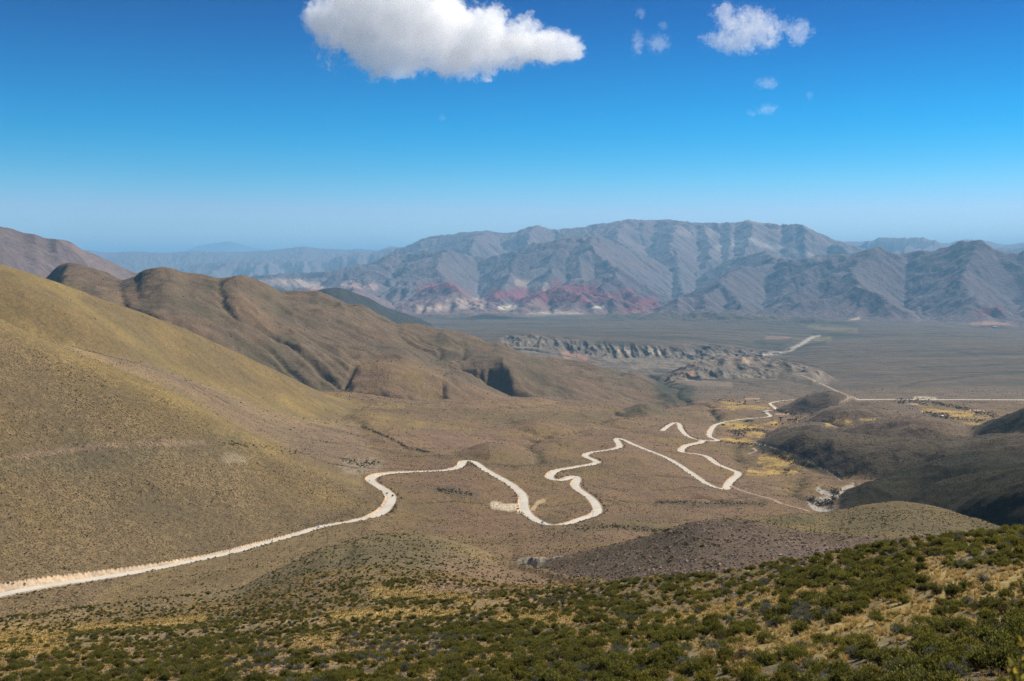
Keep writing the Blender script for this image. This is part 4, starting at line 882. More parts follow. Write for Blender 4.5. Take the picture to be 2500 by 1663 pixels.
# keep neighbours apart
cell = {}; sel = []
for i in np.argsort(np.hypot(x, y)):
    cx, cy_ = int(x[i] // .85), int(y[i] // .85)
    if any(math.hypot(x[i] - x[j], y[i] - y[j]) < .66 for ax in (-1, 0, 1) for ay in (-1, 0, 1) for j in cell.get((cx + ax, cy_ + ay), ())): continue
    cell.setdefault((cx, cy_), []).append(i); sel.append(i)
sel = np.array(sel); x, y = x[sel], y[sel]; n = len(x); z = hgt(x, y)
big = fbm(x, y, 22, 2, .5, 207); scl = g.uniform(.6, 1.2, n) * (1 + .35 * big) * np.interp(np.hypot(x, y), [140, 200, 280, 400], [1., .85, .75, .55])
kindp = fbm(x, y, 16, 3, .6, 209) + g.normal(0, .28, n)
kind = np.where(kindp < -.42, 5, np.where(kindp < .18, g.integers(0, 3, n), np.where(kindp < .62, g.integers(3, 5, n), 5)))
kind = np.where(g.uniform(0, 1, n) < .015, 6, kind)
kind = np.where((pick(STONY, x, y) > .3) & (g.uniform(0, 1, n) < .5), 5, kind)
seen = np.nonzero(inframe(x, y, z, 4) & visible(x, y, z))[0]
own = seen[np.argsort(np.hypot(x, y)[seen] / scl[seen])][:300]
for k in range(7):
    if not (kind[own] == k).any(): kind[own[-1 - k]] = k
LB = {0: 'dark green leafy shrub with domed crown on the near right of the dry slope', 1: 'wide low dark green shrub among straw grass in the foreground', 2: 'small compact dark green shrub on the foreground slope', 3: 'yellow green tipped shrub on the foreground slope', 4: 'small yellow green tipped shrub low on the foreground slope', 5: 'grey green sparse shrub between greener ones in the foreground', 6: 'dry brown leafless shrub in the foreground'}
first = {}
ROT = g.uniform(0, 6.283, n)
for i in own:
    k = int(kind[i]); o = bpy.data.objects.new('shrub', SHRUBS[k][1]) if k not in first else first[k].copy()
    first.setdefault(k, o); C.objects.link(o)
    o.location = (x[i], y[i], z[i] - .04); o.rotation_euler = (0, 0, ROT[i]); o.scale = (scl[i] * 1.05, scl[i] * .97, scl[i])
    tag(o, LB[k], 'shrub', {0: 'dark green domed shrubs in the foreground', 1: 'wide low green shrubs in the foreground', 2: 'small compact green shrubs in the foreground', 3: 'yellow green shrubs in the foreground', 4: 'small yellow green shrubs in the foreground', 5: 'grey green shrubs in the foreground', 6: 'dry brown shrubs in the foreground'}[k])
rest = np.setdiff1d(np.arange(n), own)
stuff('shrub_cover', 'dense cover of small green and grey shrubs over the whole foreground slope', 'shrubs', [first[k] for k in range(7)], x[rest], y[rest], kind[rest], scl[rest], g)
log('shrubs', n)
# straw grass
def src(name, me, label, cat, x, y, s, group=None):
    o = link(bpy.data.objects.new(name, me)); o.location = (x, y, float(hgt(x, y)) - .02); o.scale = (s, s, s); tag(o, label, cat, group); return o
x, y, g = scatter(10, 330, 2.6, 302)
ok = on(x, y, ['ground', 'knoll']); x, y = x[ok], y[ok]; gr = pick(GRASSY, x, y); r = np.hypot(x, y)
keep = g.uniform(0, 1, len(x)) < (.3 + .3 * sstep(-.1, .3, fbm(x, y, 7, 3, .6, 221)) + .9 * gr) * np.where(r > 170, .45, 1)
x, y = x[keep], y[keep]; n = len(x)
tuft_src = []
hp = None
gx_ = [hit(2050, 1560), hit(2120, 1545), hit(1990, 1590)]
for q, (me, p) in enumerate(zip(TUSS, gx_)):
    tuft_src.append(src('grass_tuft', me, 'golden straw tussock in the sunny grass strip on the near right slope', 'grass tuft', p[0], p[1], 1.1, 'straw tussocks in the grass strip'))
stuff('grass', 'golden straw bunch grass growing between the shrubs', 'grass', tuft_src, x, y, g.integers(0, 3, n), g.uniform(.6, 1.25, n) * np.where(np.hypot(x, y) > 170, 1.3, 1.), g)
log('grass', n)
# stones
x, y, g = scatter(10, 470, .6, 303)
ok = on(x, y, ['ground', 'knoll', 'stony_hill']); x, y = x[ok], y[ok]; stn = pick(STONY, x, y); sh_ = on(x, y, ['stony_hill'])
keep = g.uniform(0, 1, len(x)) < .06 + .75 * stn + .55 * sh_; x, y = x[keep], y[keep]; n = len(x)
s = np.clip(.13 * np.exp(g.normal(0, .55, n)), .06, .6) * np.where(np.hypot(x, y) > 240, 1.7, 1.15); z = hgt(x, y); kd = g.integers(0, 6, n)
seen = np.nonzero(inframe(x, y, z) & visible(x, y, z))[0]
own = seen[np.argsort(-s[seen] / np.hypot(x, y)[seen])][:90]
for k in range(6):
    if not (kd[own] == k).any(): kd[own[-1 - k]] = k
first = {}
for i in own:
    k = int(kd[i]); o = bpy.data.objects.new('stone', STONES[k]) if k not in first else first[k].copy(); first.setdefault(k, o); C.objects.link(o)
    o.location = (x[i], y[i], z[i]); o.rotation_euler = (g.normal(0, .2), g.normal(0, .2), g.uniform(0, 6.28)); o.scale = (s[i],) * 3
    tag(o, 'pinkish grey angular stone lying among the shrubs of the foreground slope', 'stone', 'pinkish stones on the foreground slope')
rest = np.setdiff1d(np.arange(n), own)
stuff('gravel', 'scattered pinkish stones and rubble on the slopes', 'stones', [first[k] for k in range(6)], x[rest], y[rest], kd[rest], s[rest], g, .4)
log('stones', n)
# low scrub dotting the slopes and the near valley
xs_ = []; ss_ = []
TOPS = np.where((np.isin(WHO, [KNAMES.index('grass_slope')])) & (R2 < 1300), Z / R2, -9).max(0); TOPS = np.where(TOPS < -5, 9, TOPS)
for (r0, r1, dn, ks, sd_) in ((480, 1250, .34, ['grass_slope'], 311), (560, 1500, .17, ['valley', 'shoulder', 'rocky_slope', 'grass_hill'], 312), (260, 1500, .2, ['stony_hill', 'grass_ridge'], 313), (700, 1700, .26, ['dark_hill'], 316), (1500, 2300, .022, ['valley', 'shoulder', 'rocky_slope', 'brown_hill', 'dark_hill', 'grass_hill'], 314), (2300, 4200, .006, ['valley', 'shoulder', 'brown_hill', 'cone_hill', 'brown_ridge'], 315)):
    x, y, g = scatter(r0, r1, dn, sd_, 29.5); ok = on(x, y, ks) & (pick(MIND, x, y) > 6.5) & (pick(CUT, x, y) < .3)
    ok &= g.uniform(0, 1, len(x)) < .22 + .6 * sstep(-.3, .3, fbm(x, y, 60, 4, .6, 231)) + .9 * sstep(2.8, 5., pick(mid_a, x, y)) * (np.hypot(x, y) > 1000); x, y = x[ok], y[ok]
    crest = on(x, y, ['grass_slope', 'grass_hill']); jj = np.clip(np.rint(np.interp(np.arctan2(x, y), TH, _ti)).astype(int), 0, NT - 1); tq = hgt(x, y) / np.hypot(x, y); kc = ~crest | (TOPS[jj] - tq > .013) | (g.uniform(0, 1, len(x)) < .1); x, y = x[kc], y[kc]
    s = np.clip(.42 * np.exp(g.normal(0, .42, len(x))), .2, 1.6) * (1 if r0 < 1500 else 1.7 if r0 < 2000 else 2.6)
    v_ = visible(x, y, hgt(x, y)); xs_.append(np.stack([x, y], 1)[v_]); ss_.append(s[v_])
# bigger bushes along the downhill edge of the road and in the gullies
g = np.random.default_rng(77)
for kind_, hw, W in PATHS[:1]:
    ds = np.arange(0, len(W) - 1, 1); tg = np.gradient(W[:, :2], axis=0); tg /= np.linalg.norm(tg, axis=1, keepdims=True); nn = np.stack([tg[:, 1], -tg[:, 0]], 1)
    for side, k in ((1, .55), (-1, .05)):
        m = g.uniform(0, 1, len(W)) < k; p = W[m, :2] + side * nn[m] * (hw + g.uniform(1.6, 6.5, m.sum()))[:, None]; p = p[pick(MIND, p[:, 0], p[:, 1]) > hw + 1.2]
        xs_.append(p); ss_.append(g.uniform(.7, 1.7, len(p)))
for s_, w_, nn_ in (('z5:700,350 850,365 940,380', 9, 90), ('z2:230,1420 400,1490 520,1560 z5:540,85 650,110', 4, 160), ('z4:1400,50 1650,70 1900,120', 10, 60), ('z5:100,150 200,190 320,170', 14, 120), ('z5:1500,530 1600,600 1800,580 2000,600 2200,620', 12, 160), ('z6:0,430 400,430 700,440', 8, 120), ('q:760,1080 900,1180 1100,1180 1300,950 1200,900', 12, 260), ('v:300,800 500,780 900,740 1100,800', 8, 200), ('v:150,1000 900,1050 1300,1120 1700,1250', 5, 160), ('v:1300,330 1700,450 1800,560', 10, 140), ('w:50,130 600,150 1200,260 1900,420', 9, 300), ('w:550,350 900,430 1600,500', 7, 160), ('v:0,150 300,130 700,240', 6, 60), ('q:100,200 500,400 900,450', 10, 160)):
    P = np.array(pts(s_)); d = np.concatenate([[0], np.cumsum(np.hypot(*np.diff(P, axis=0).T))]); q = g.uniform(0, d[-1], nn_)
    uu = np.interp(q, d, P[:, 0]) + g.normal(0, w_ * .6, nn_); vv = np.interp(q, d, P[:, 1]) + g.normal(0, w_ * .3, nn_)
    H_ = [hit(a, b, 400) for a, b in zip(uu, vv)]; H_ = np.array([h for h in H_ if h]); r = np.hypot(H_[:, 0], H_[:, 1]); m = pick(MIND, H_[:, 0], H_[:, 1]) > 7
    xs_.append(H_[m, :2]); ss_.append((g.uniform(.8, 1.8, len(H_)) * np.interp(r, [1000, 3500], [1., 2.2]))[m])
XY = np.concatenate(xs_); S_ = np.concatenate(ss_)
scr_src = [src('scrub_bush', me, 'small dark thorny bush beside the pale road at the foot of the near hillside', 'bush', p[0], p[1], 1.2, 'bushes beside the road') for me, p in zip(SCRUB, [hit(300, 1425, 400), hit(480, 1385, 400), hit(790, 1310, 400)])]
g = np.random.default_rng(78)
stuff('scrub', 'dark low scrub dotting the dry slopes and valley', 'scrub', scr_src, XY[:, 0], XY[:, 1], g.integers(0, 3, len(XY)), S_, g, .1, .05)
log('scrub', len(XY))
# ------------------------------------------------------------------ small man-made things, trees
def thing(name, loc, rz, label, cat, group=None):
    o = bpy.data.objects.new(name, None); C.objects.link(o); o.location = loc; o.rotation_euler = (0, 0, rz); o.empty_display_size = .5; return tag(o, label, cat, group)
def copy_tree(o, parent=None):
    c = o.copy(); C.objects.link(c); c.parent = parent
    for ch in o.children: copy_tree(ch, c)
    return c
def bm_obj(name, bm, mats, parent=None, smooth=False):
    me = bpy.data.meshes.new(name); bm.to_mesh(me); bm.free()
    for m in mats: me.materials.append(m)
    if smooth: me.polygons.foreach_set('use_smooth', np.ones(len(me.polygons), bool))
    return link(bpy.data.objects.new(name, me), parent)
def bx(bm, x0, x1, y0, y1, z0, z1):
    bmesh.ops.create_cube(bm, size=1., matrix=Matrix.Translation(((x0 + x1) / 2, (y0 + y1) / 2, (z0 + z1) / 2)) @ Matrix.Diagonal((x1 - x0, y1 - y0, z1 - z0, 1)))
def cyl(bm, p, q, r0, r1=None, n=10):
    p, q = Vector(p), Vector(q); d = q - p
    bmesh.ops.create_cone(bm, cap_ends=True, segments=n, radius1=r0, radius2=r0 if r1 is None else r1, depth=d.length, matrix=Matrix.Translation((p + q) / 2) @ d.to_track_quat('Z', 'Y').to_matrix().to_4x4())
M_GLASS = plain('dark_glass', (.02, .025, .03), .12, 2., .1); M_TYRE = plain('black_tyre', (.02, .02, .02), .9); M_RIM = plain('grey_rim', (.35, .35, .36), .4, 4, .1, .6)
M_LAMP = plain('lamp_glass', (.6, .6, .55), .2); M_TAIL = plain('red_lamp', (.35, .03, .03), .3); M_WOOD = plain('weathered_wood', (.09, .07, .055), .9, 2., .3); M_CER = plain('ceramic', (.3, .3, .3), .4)
def loft(bm, secs):
    """closed sections (same count) joined along x"""
    R = [[bm.verts.new(p) for p in s] for s in secs]; n = len(R[0])
    for a, b in zip(R[:-1], R[1:]):
        for k in range(n): bm.faces.new((a[k], a[(k + 1) % n], b[(k + 1) % n], b[k]))
    bm.faces.new(R[0]); bm.faces.new(list(reversed(R[-1]))); bmesh.ops.recalc_face_normals(bm, faces=bm.faces)
def sec(x, w, z0, z1, c=.08):
    return [(x, -w, z0 + c), (x, -w * .96, z0), (x, w * .96, z0), (x, w, z0 + c), (x, w, z1 - c), (x, w - c, z1), (x, -w + c, z1), (x, -w, z1 - c)]
def car(name, p, rz, label, col, pickup=False, group=None):
    t = thing(name, p, rz, label, 'car' if not pickup else 'pickup', group)
    m = plain(name + '_paint', col, .25, 1., .05, 0.)
    bm = bmesh.new(); h = .86 if not pickup else .98
    loft(bm, [sec(-2.2, .7, .42, h - .1), sec(-2.05, .82, .3, h), sec(-1., .86, .28, h + .03), sec(.6, .87, .28, h + .02), sec(1.2, .85, .28, h - .02), sec(1.95, .8, .3, h - .14), sec(2.15, .66, .42, h - .26)])
    b = bm_obj('body', bm, [m], t, False)
    xs0 = (-1.75, -1.2, .45, 1.2) if not pickup else (-.35, -.2, .6, 1.25)
    bm = bmesh.new(); loft(bm, [sec(xs0[0], .74, h - .05, h + .08, .03), sec(xs0[1], .66, h - .05, h + .58, .1), sec(xs0[2], .64, h - .05, h + .6, .1), sec(xs0[3], .72, h - .05, h + .04, .03)])
    bm_obj('windows', bm, [M_GLASS], t)
    bm = bmesh.new(); bx(bm, xs0[1] - .05, xs0[2] + .08, -.6, .6, h + .56, h + .64); bm_obj('roof', bm, [m], t)
    for sx in (-1.35, 1.35):
        for sy in (-1, 1):
            bm = bmesh.new(); cyl(bm, (sx, sy * .68, .33), (sx, sy * .9, .33), .33, None, 18); w_ = bm_obj('wheel', bm, [M_TYRE], t)
            bm = bmesh.new(); cyl(bm, (sx, sy * .895, .33), (sx, sy * .915, .33), .19, None, 12); bm_obj('rim', bm, [M_RIM], w_)
    for sy in (-1, 1):
        bm = bmesh.new(); bx(bm, 1.98, 2.14, sy * .6 - .14, sy * .6 + .14, h - .36, h - .22); bm_obj('headlight', bm, [M_LAMP], t)
        bm = bmesh.new(); bx(bm, -2.18, -2.06, sy * .62 - .12, sy * .62 + .12, h - .26, h - .12); bm_obj('tail_light', bm, [M_TAIL], t)
        bm = bmesh.new(); bx(bm, .6, .75, sy * .9 - .1, sy * .9 + .1, h + .05, h + .18); bm_obj('mirror', bm, [m], t)
    if pickup:
        bm = bmesh.new(); bx(bm, -2., -.5, -.68, .68, h - .02, h + .02); bm_obj('load_bed', bm, [M_TYRE], t)
    return t
def road_at(u, v, off=0.):
    h = hit(u, v, 400); best = None
    for kind, hw, W in PATHS[:3]:
        d = np.hypot(W[:, 0] - h[0], W[:, 1] - h[1]); i = int(d.argmin())
        if best is None or d[i] < best[0]: best = (d[i], W, i)
    _, W, i = best; i0, i1 = max(i - 2, 0), min(i + 2, len(W) - 1); dx, dy = W[i1, 0] - W[i0, 0], W[i1, 1] - W[i0, 1]; a = math.atan2(dy, dx)
    return (W[i, 0] - math.sin(a) * off, W[i, 1] + math.cos(a) * off, W[i, 2] + .22), a
p, a = road_at(774, 1286, .9); car('parked_car', p, a + math.pi, 'white car on the long lower stretch of pale road below the near hillside', (.8, .8, .82))
p, a = road_at(943, 1206, 1.6); car('silver_car', p, a + math.pi, 'light silver car on the road bend, left of the dark pickup', (.62, .64, .68))
p, a = road_at(955, 1212, -1.8); car('dark_pickup', p, a, 'dark green pickup on the outer edge of the road bend beside the silver car', (.02, .05, .045), True)
p, a = road_at(1337, 1275, .8); car('blue_car', p, a, 'pale blue car at the lowest point of the second road loop', (.5, .62, .75))
# two motorcycles with riders
M_SKIN = plain('skin', (.35, .2, .13), .6); M_JACKET = plain('dark_jacket', (.02, .02, .025), .8); M_HELM = plain('helmet', (.03, .03, .035), .2); M_BIKE = plain('bike_paint', (.03, .03, .03), .35); M_TROUS = plain('trousers', (.03, .035, .05), .9)
def person_body():
    V = [(0, 0, .86), (.06, 0, 1.1), (.16, 0, 1.36), (.2, 0, 1.5), (.22, 0, 1.62), (.23, 0, 1.74),
         (.12, .2, 1.4), (.26, .3, 1.16), (.5, .27, 1.1), (.6, .26, 1.1), (.12, -.2, 1.4), (.26, -.3, 1.16), (.5, -.27, 1.1), (.6, -.26, 1.1),
         (.02, .13, .84), (.4, .2, .72), (.22, .2, .34), (.36, .2, .3), (.02, -.13, .84), (.4, -.2, .72), (.22, -.2, .34), (.36, -.2, .3)]
    E = [(0, 1), (1, 2), (2, 3), (3, 4), (4, 5), (2, 6), (6, 7), (7, 8), (8, 9), (2, 10), (10, 11), (11, 12), (12, 13), (0, 14), (14, 15), (15, 16), (16, 17), (0, 18), (18, 19), (19, 20), (20, 21)]
    Rd = [.15, .15, .17, .07, .1, .09, .075, .055, .042, .04, .075, .055, .042, .04, .1, .075, .05, .045, .1, .075, .05, .045]
    me = bpy.data.meshes.new('person'); me.from_pydata(V, E, []); o = link(bpy.data.objects.new('person', me))
    o.modifiers.new('skin', 'SKIN'); 
    for i, r in enumerate(Rd): me.skin_vertices[0].data[i].radius = (r, r)
    me.skin_vertices[0].data[0].use_root = True
    s = o.modifiers.new('sub', 'SUBSURF'); s.levels = 1; s.render_levels = 1; me.materials.append(M_JACKET); return o
def rider(u, v, lb1, lb2, off, flip):
    p, a = road_at(u, v, off); a += math.pi if flip else 0
    t = thing('motorcycle', p, a, lb1, 'motorcycle', None)
    for sx in (-.68, .72):
        bm = bmesh.new(); cyl(bm, (sx, -.06, .32), (sx, .06, .32), .32, None, 18); bm_obj('wheel', bm, [M_TYRE], t)
    bm = bmesh.new(); loft(bm, [sec(-.35, .12, .35, .62, .03), sec(0, .15, .3, .78, .04), sec(.35, .13, .38, .9, .04), sec(.5, .08, .6, .88, .03)]); cyl(bm, (.5, 0, .9), (.72, 0, .32), .04); cyl(bm, (-.3, 0, .45), (-.68, 0, .32), .05); bm_obj('frame', bm, [M_BIKE], t)
    bm = bmesh.new(); loft(bm, [sec(-.7, .09, .76, .84, .02), sec(-.2, .13, .72, .8, .02), sec(.05, .1, .74, .82, .02)]); bm_obj('seat', bm, [M_TYRE], t)
    bm = bmesh.new(); cyl(bm, (.5, -.36, 1.06), (.52, .36, 1.06), .02); cyl(bm, (.5, 0, .88), (.51, 0, 1.06), .03); bm_obj('handlebar', bm, [M_RIM], t)
    bm = bmesh.new(); cyl(bm, (.6, 0, .92), (.7, 0, .92), .09, .1, 12); bm_obj('headlight', bm, [M_LAMP], t)
    b = person_body(); b.location = Vector(p) + Vector((-.22 * math.cos(a), -.22 * math.sin(a), 0)); b.rotation_euler = (0, 0, a); tag(b, lb2, 'person')
    bm = bmesh.new(); bmesh.ops.create_uvsphere(bm, u_segments=14, v_segments=10, radius=.145, matrix=Matrix.Translation((.235, 0, 1.7)) @ Matrix.Diagonal((1.1, .95, 1.08, 1))); bm_obj('helmet', bm, [M_HELM], b, True)
rider(654, 1321, 'dark motorcycle alone on the lower stretch of road left of the white car', 'person in dark clothes and helmet riding the motorcycle on the lower stretch of road', -.5, True)
rider(901, 1176, 'dark motorcycle on the inner road bend above the silver car', 'person in dark clothes and helmet riding on the inner road bend', 2.2, False)
# power poles
def pole(u, v, h, label, rz):
    q = hit(u, v, 350)
    t = thing('power_pole', (q[0], q[1], q[2] - .1), rz, label, 'power pole', 'wooden power poles along the road')
    bm = bmesh.new(); cyl(bm, (0, 0, -.4), (0, 0, h), .17, .12, 10); bm_obj('post', bm, [M_WOOD], t)
    bm = bmesh.new(); bx(bm, -1.1, 1.1, .12, .24, h - .55, h - .38); cyl(bm, (-.7, .18, h - .5), (0, .1, h - 1.2), .03); cyl(bm, (.7, .18, h - .5), (0, .1, h - 1.2), .03); ca = bm_obj('crossarm', bm, [M_WOOD], t)
    for sx in (-1, 0, 1):
        bm = bmesh.new(); cyl(bm, (sx, .18, h - .38), (sx, .18, h - .18), .05, .07, 8); bm_obj('insulator', bm, [M_CER], ca)
for u, v, h, lb in ((561, 1373, 9.5, 'wooden power pole on the slope below the lower road, its top against the road'), (799, 1326, 9.5, 'wooden power pole in the scrub just right below the white car'), (1324, 1296, 9, 'wooden power pole beside the pale blue car'), (1447.6, 1268, 8.5, 'wooden power pole in front of the outer bend of the second loop'),
                    (1554, 1246, 8.5, 'wooden power pole in the scrub right of the second loop'), (1759, 1147, 8.5, 'wooden power pole inside the third road bend'), (1724, 1174, 8.5, 'wooden power pole between the two arms of the third switchback')): pole(u, v, h, lb, .4)
# houses of the village
def house(u, v, w_, d_, h, wall, roofc, rz, label, door=True):
    q = hit(u, v, 1500)
    if q is None: return
    t = thing('house', (q[0], q[1], q[2] - .2), rz, label, 'house')
    mw = plain('adobe_wall', wall, .95, 1., .15); mr = plain('sheet_roof', [x * .8 for x in roofc], .85, .8, .12)
    bm = bmesh.new(); bx(bm, -w_ / 2, w_ / 2, -d_ / 2, d_ / 2, -.5, h); bm_obj('wall', bm, [mw], t)
    bm = bmesh.new(); o_ = .35
    A_ = [(-w_ / 2 - o_, -d_ / 2 - o_, h + .05), (w_ / 2 + o_, -d_ / 2 - o_, h + .05), (w_ / 2 + o_, 0, h + d_ * .22), (-w_ / 2 - o_, 0, h + d_ * .22), (-w_ / 2 - o_, d_ / 2 + o_, h + .05), (w_ / 2 + o_, d_ / 2 + o_, h + .05)]
    vs = [bm.verts.new(p_) for p_ in A_]; lo = [bm.verts.new((p_[0], p_[1], p_[2] - .12)) for p_ in A_]
    for f_ in ((0, 1, 2, 3), (3, 2, 5, 4)): bm.faces.new([vs[k] for k in f_]); bm.faces.new([lo[k] for k in reversed(f_)])
    for a_, b_ in ((0, 1), (1, 2), (2, 5), (5, 4), (4, 3), (3, 0)): bm.faces.new((vs[b_], vs[a_], lo[a_], lo[b_]))
    bmesh.ops.recalc_face_normals(bm, faces=bm.faces); bm_obj('roof', bm, [mr], t)
    bm = bmesh.new(); bx(bm, -.5, .5, -d_ / 2 - .06, -d_ / 2 - .01, 0, 2.05); bm_obj('door', bm, [M_WOOD], t)
    for sx in (-.3, .3):
        bm = bmesh.new(); bx(bm, sx * w_ - .5, sx * w_ + .5, -d_ / 2 - .05, -d_ / 2 - .005, 1., 1.9); bm_obj('window', bm, [M_GLASS], t)
V2 = lambda k, a, b: pts('%s:%g,%g' % (k, a, b))[0]
for (k, a, b, w_, d_, h, wl, rf, rz, lb) in (('v', 1045, 400, 9, 6, 3, (.5, .45, .38), (.25, .55, .85), .2, 'little house with bright blue roof beside the valley road'), ('v', 1110, 395, 7, 5, 2.6, (.55, .48, .4), (.6, .58, .55), -.2, 'small pale roofed house right of the blue roofed one'), ('v', 535, 246, 13, 6, 3, (.2, .18, .17), (.33, .32, .33), 0., 'long low grey roofed house among the upper golden fields'),
      ('v', 930, 196, 11, 5, 2.8, (.5, .48, .46), (.5, .5, .5), .1, 'low whitish house by the road junction above the fields'), ('v', 700, 585, 9, 6, 3, (.3, .2, .17), (.2, .17, .15), .3, 'dark ruined farmhouse at the edge of the large golden field'), ('v', 950, 365, 8, 4.5, 2.5, (.55, .5, .42), (.5, .45, .38), .0, 'pale adobe house left of the blue roofed one'),
      ('w', 285, 218, 11, 6, 3, (.6, .58, .55), (.5, .5, .52), 0., 'whitish farmhouse under dark trees just below the straight road'), ('w', 880, 428, 9, 7, 3.4, (.6, .6, .6), (.8, .82, .85), .5, 'gleaming white roofed house among dark trees by the right fields'), ('w', 835, 430, 8, 5, 2.8, (.3, .3, .32), (.4, .42, .46), .2, 'grey shed beside the gleaming white roofed house'),
      ('w', 1320, 262, 10, 5, 2.6, (.3, .22, .17), (.28, .2, .15), 0., 'brown adobe house above the right golden fields'), ('z3', 1112, 1190, 7, 4.5, 2.6, (.5, .47, .45), (.42, .4, .38), .4, 'lone pale hut on top of the cone shaped hill'), ('z3', 2165, 782, 40, 20, 8, (.5, .48, .46), (.7, .7, .7), 0., 'far white sheds at the foot of the mountains at right')):
    u, v = V2(k, a, b); house(u, v, w_, d_, h, wl, rf, rz, lb)
# trees of the valley
M_BARK = plain('grey_bark', (.13, .11, .09), .9, 3., .3); M_TGREY = leaf_material('grey_twigs', (.045, .045, .04), (.085, .08, .07)); M_TGREEN = leaf_material('tree_leaves', (.025, .038, .014), (.06, .07, .025))
def tree_proto(seed, mat, H, R):
    g = np.random.default_rng(seed); t = bpy.data.objects.new('tree', None)
    bm = bmesh.new(); cyl(bm, (0, 0, -.4), (.1, .05, H * .35), .22, .15, 8)
    for k in range(6):
        a = k * 1.05 + g.uniform(-.3, .3); q = (math.cos(a) * R * .55, math.sin(a) * R * .55, H * g.uniform(.55, .85)); cyl(bm, (.1, .05, H * .33), q, .11, .03, 6)
    tr = bpy.data.meshes.new('trunk'); bm.to_mesh(tr); bm.free(); tr.materials.append(M_BARK)
    V = []; Fc = []; T = []
    lob = [(g.normal(0, R * .42, 2), g.uniform(.5, .85) * H, g.uniform(.32, .52) * R) for _ in range(11)]
    for (c2, cz, rr) in lob:
        for k in range(46):
            d = g.normal(0, 1, 3); d /= np.linalg.norm(d); c = np.array([c2[0], c2[1], cz]) + d * rr * g.uniform(.5, 1.05) * (1, 1, .8)
            s1 = np.cross(d, g.normal(0, 1, 3)); s1 /= np.linalg.norm(s1); s2 = np.cross(d, s1) + d * g.normal(0, .5); L_ = g.uniform(.14, .34) ; b = len(V)
            V += [c - s1 * L_, c + s2 * L_, c + s1 * L_, c - s2 * L_]; T += [(g.uniform(0, 1), g.uniform(0, 1), 0, 1)] * 4; Fc.append((b, b + 1, b + 2, b + 3))
    cm = bpy.data.meshes.new('crown'); cm.from_pydata([tuple(map(float, p_)) for p_ in V], [], Fc); cm.materials.append(mat)
    cm.attributes.new('tint', 'FLOAT_COLOR', 'POINT').data.foreach_set('color', np.array(T, np.float32).ravel()); return tr, cm
PROT = {'grey': tree_proto(1, M_TGREY, 5.2, 2.4), 'green': tree_proto(2, M_TGREEN, 5.6, 2.3)}
g = np.random.default_rng(99)
for s_, w_, h_, nn_, kd_, lb in (('v:1360,520 1420,540 1400,650', 6, 5, 7, 'grey', 'grey bare tree in the grove between the stream and the golden field'), ('v:1200,690 1380,650', 5, 2, 4, 'green', 'dark green tree at the right tip of the large golden field'), ('v:130,670 300,690', 1, 1, 3, 'grey', 'grey bare tree at the lower edge of the large golden field'), ('v:430,690 440,690', .5, .5, 1, 'green', 'single round green tree standing alone in the golden field'),
      ('v:720,590 800,600', 3, 1, 4, 'grey', 'dark bare tree beside the ruined farmhouse'), ('v:1280,380 1420,390', 5, 2, 5, 'green', 'green tree by the blue roofed house'), ('v:2030,440 2040,450', 1, 1, 2, 'green', 'dark green tree below the right flank of the cone shaped hill'), ('v:660,185 720,190 970,180', 1, 1, 3, 'green', 'tiny dark tree by the road junction'), ('v:350,850 650,880', 10, 4, 8, 'grey', 'grey tree in the thicket left of the small golden field'),
      ('v:1550,590 1750,560', 8, 4, 8, 'grey', 'pale grey tree in the grove right of the stream'), ('w:60,195 230,190', 6, 2, 7, 'green', 'dark tree in the group left of the whitish farmhouse'), ('w:380,165 500,180 600,230', 8, 3, 9, 'grey', 'grey tree in the group right of the whitish farmhouse'), ('w:740,215 940,225', 8, 2, 8, 'green', 'dark tree in the row above the right golden fields'), ('w:750,400 960,390', 4, 3, 8, 'grey', 'tall grey tree behind the gleaming white roofed house'),
      ('w:1480,375 1760,365', 6, 3, 9, 'grey', 'grey tree at the far right end of the golden fields'), ('w:1490,545 1500,550', 1, 1, 2, 'green', 'bright green tree at the edge of the nearly black hill'), ('w:1100,280 1250,290', 6, 2, 5, 'grey', 'grey tree near the brown adobe house'), ('w:550,365 680,370', 3, 1, 4, 'green', 'dark tree behind the purplish dome hill'), ('q:280,570 370,560', 2, 1, 4, 'green', 'dark bushy tree at the lower golden field by the river'), ('q:1500,640 1560,620', 2, 2, 2, 'green', 'olive tree at the foot of the dark hill')):
    P = np.array(pts(s_)); tr, cm = PROT[kd_]; first_ = None
    for q in range(nn_):
        f_ = g.uniform(0, len(P) - 1); i = min(int(f_), len(P) - 2); p_ = P[i] + (P[i + 1] - P[i]) * (f_ - i) + g.normal(0, 1, 2) * (w_ * .5, h_ * .4); H_ = hit(p_[0], p_[1], 1200)
        if H_ is None: continue
        if first_ is None:
            t = bpy.data.objects.new('tree', None); C.objects.link(t); link(bpy.data.objects.new('trunk', tr), t); link(bpy.data.objects.new('crown', cm), t); first_ = t
        else: t = copy_tree(first_)
        sc_ = g.uniform(.75, 1.25) * (1.15 if kd_ == 'grey' else 1.); t.location = (H_[0], H_[1], H_[2] - .1); t.rotation_euler = (0, 0, g.uniform(0, 6.28)); t.scale = (sc_ * 1.1, sc_ * 1.1, sc_)
        tag(t, lb, 'tree', lb.split(' ')[0] + ' ' + 'trees, ' + ' '.join(lb.split(' ')[2:]))
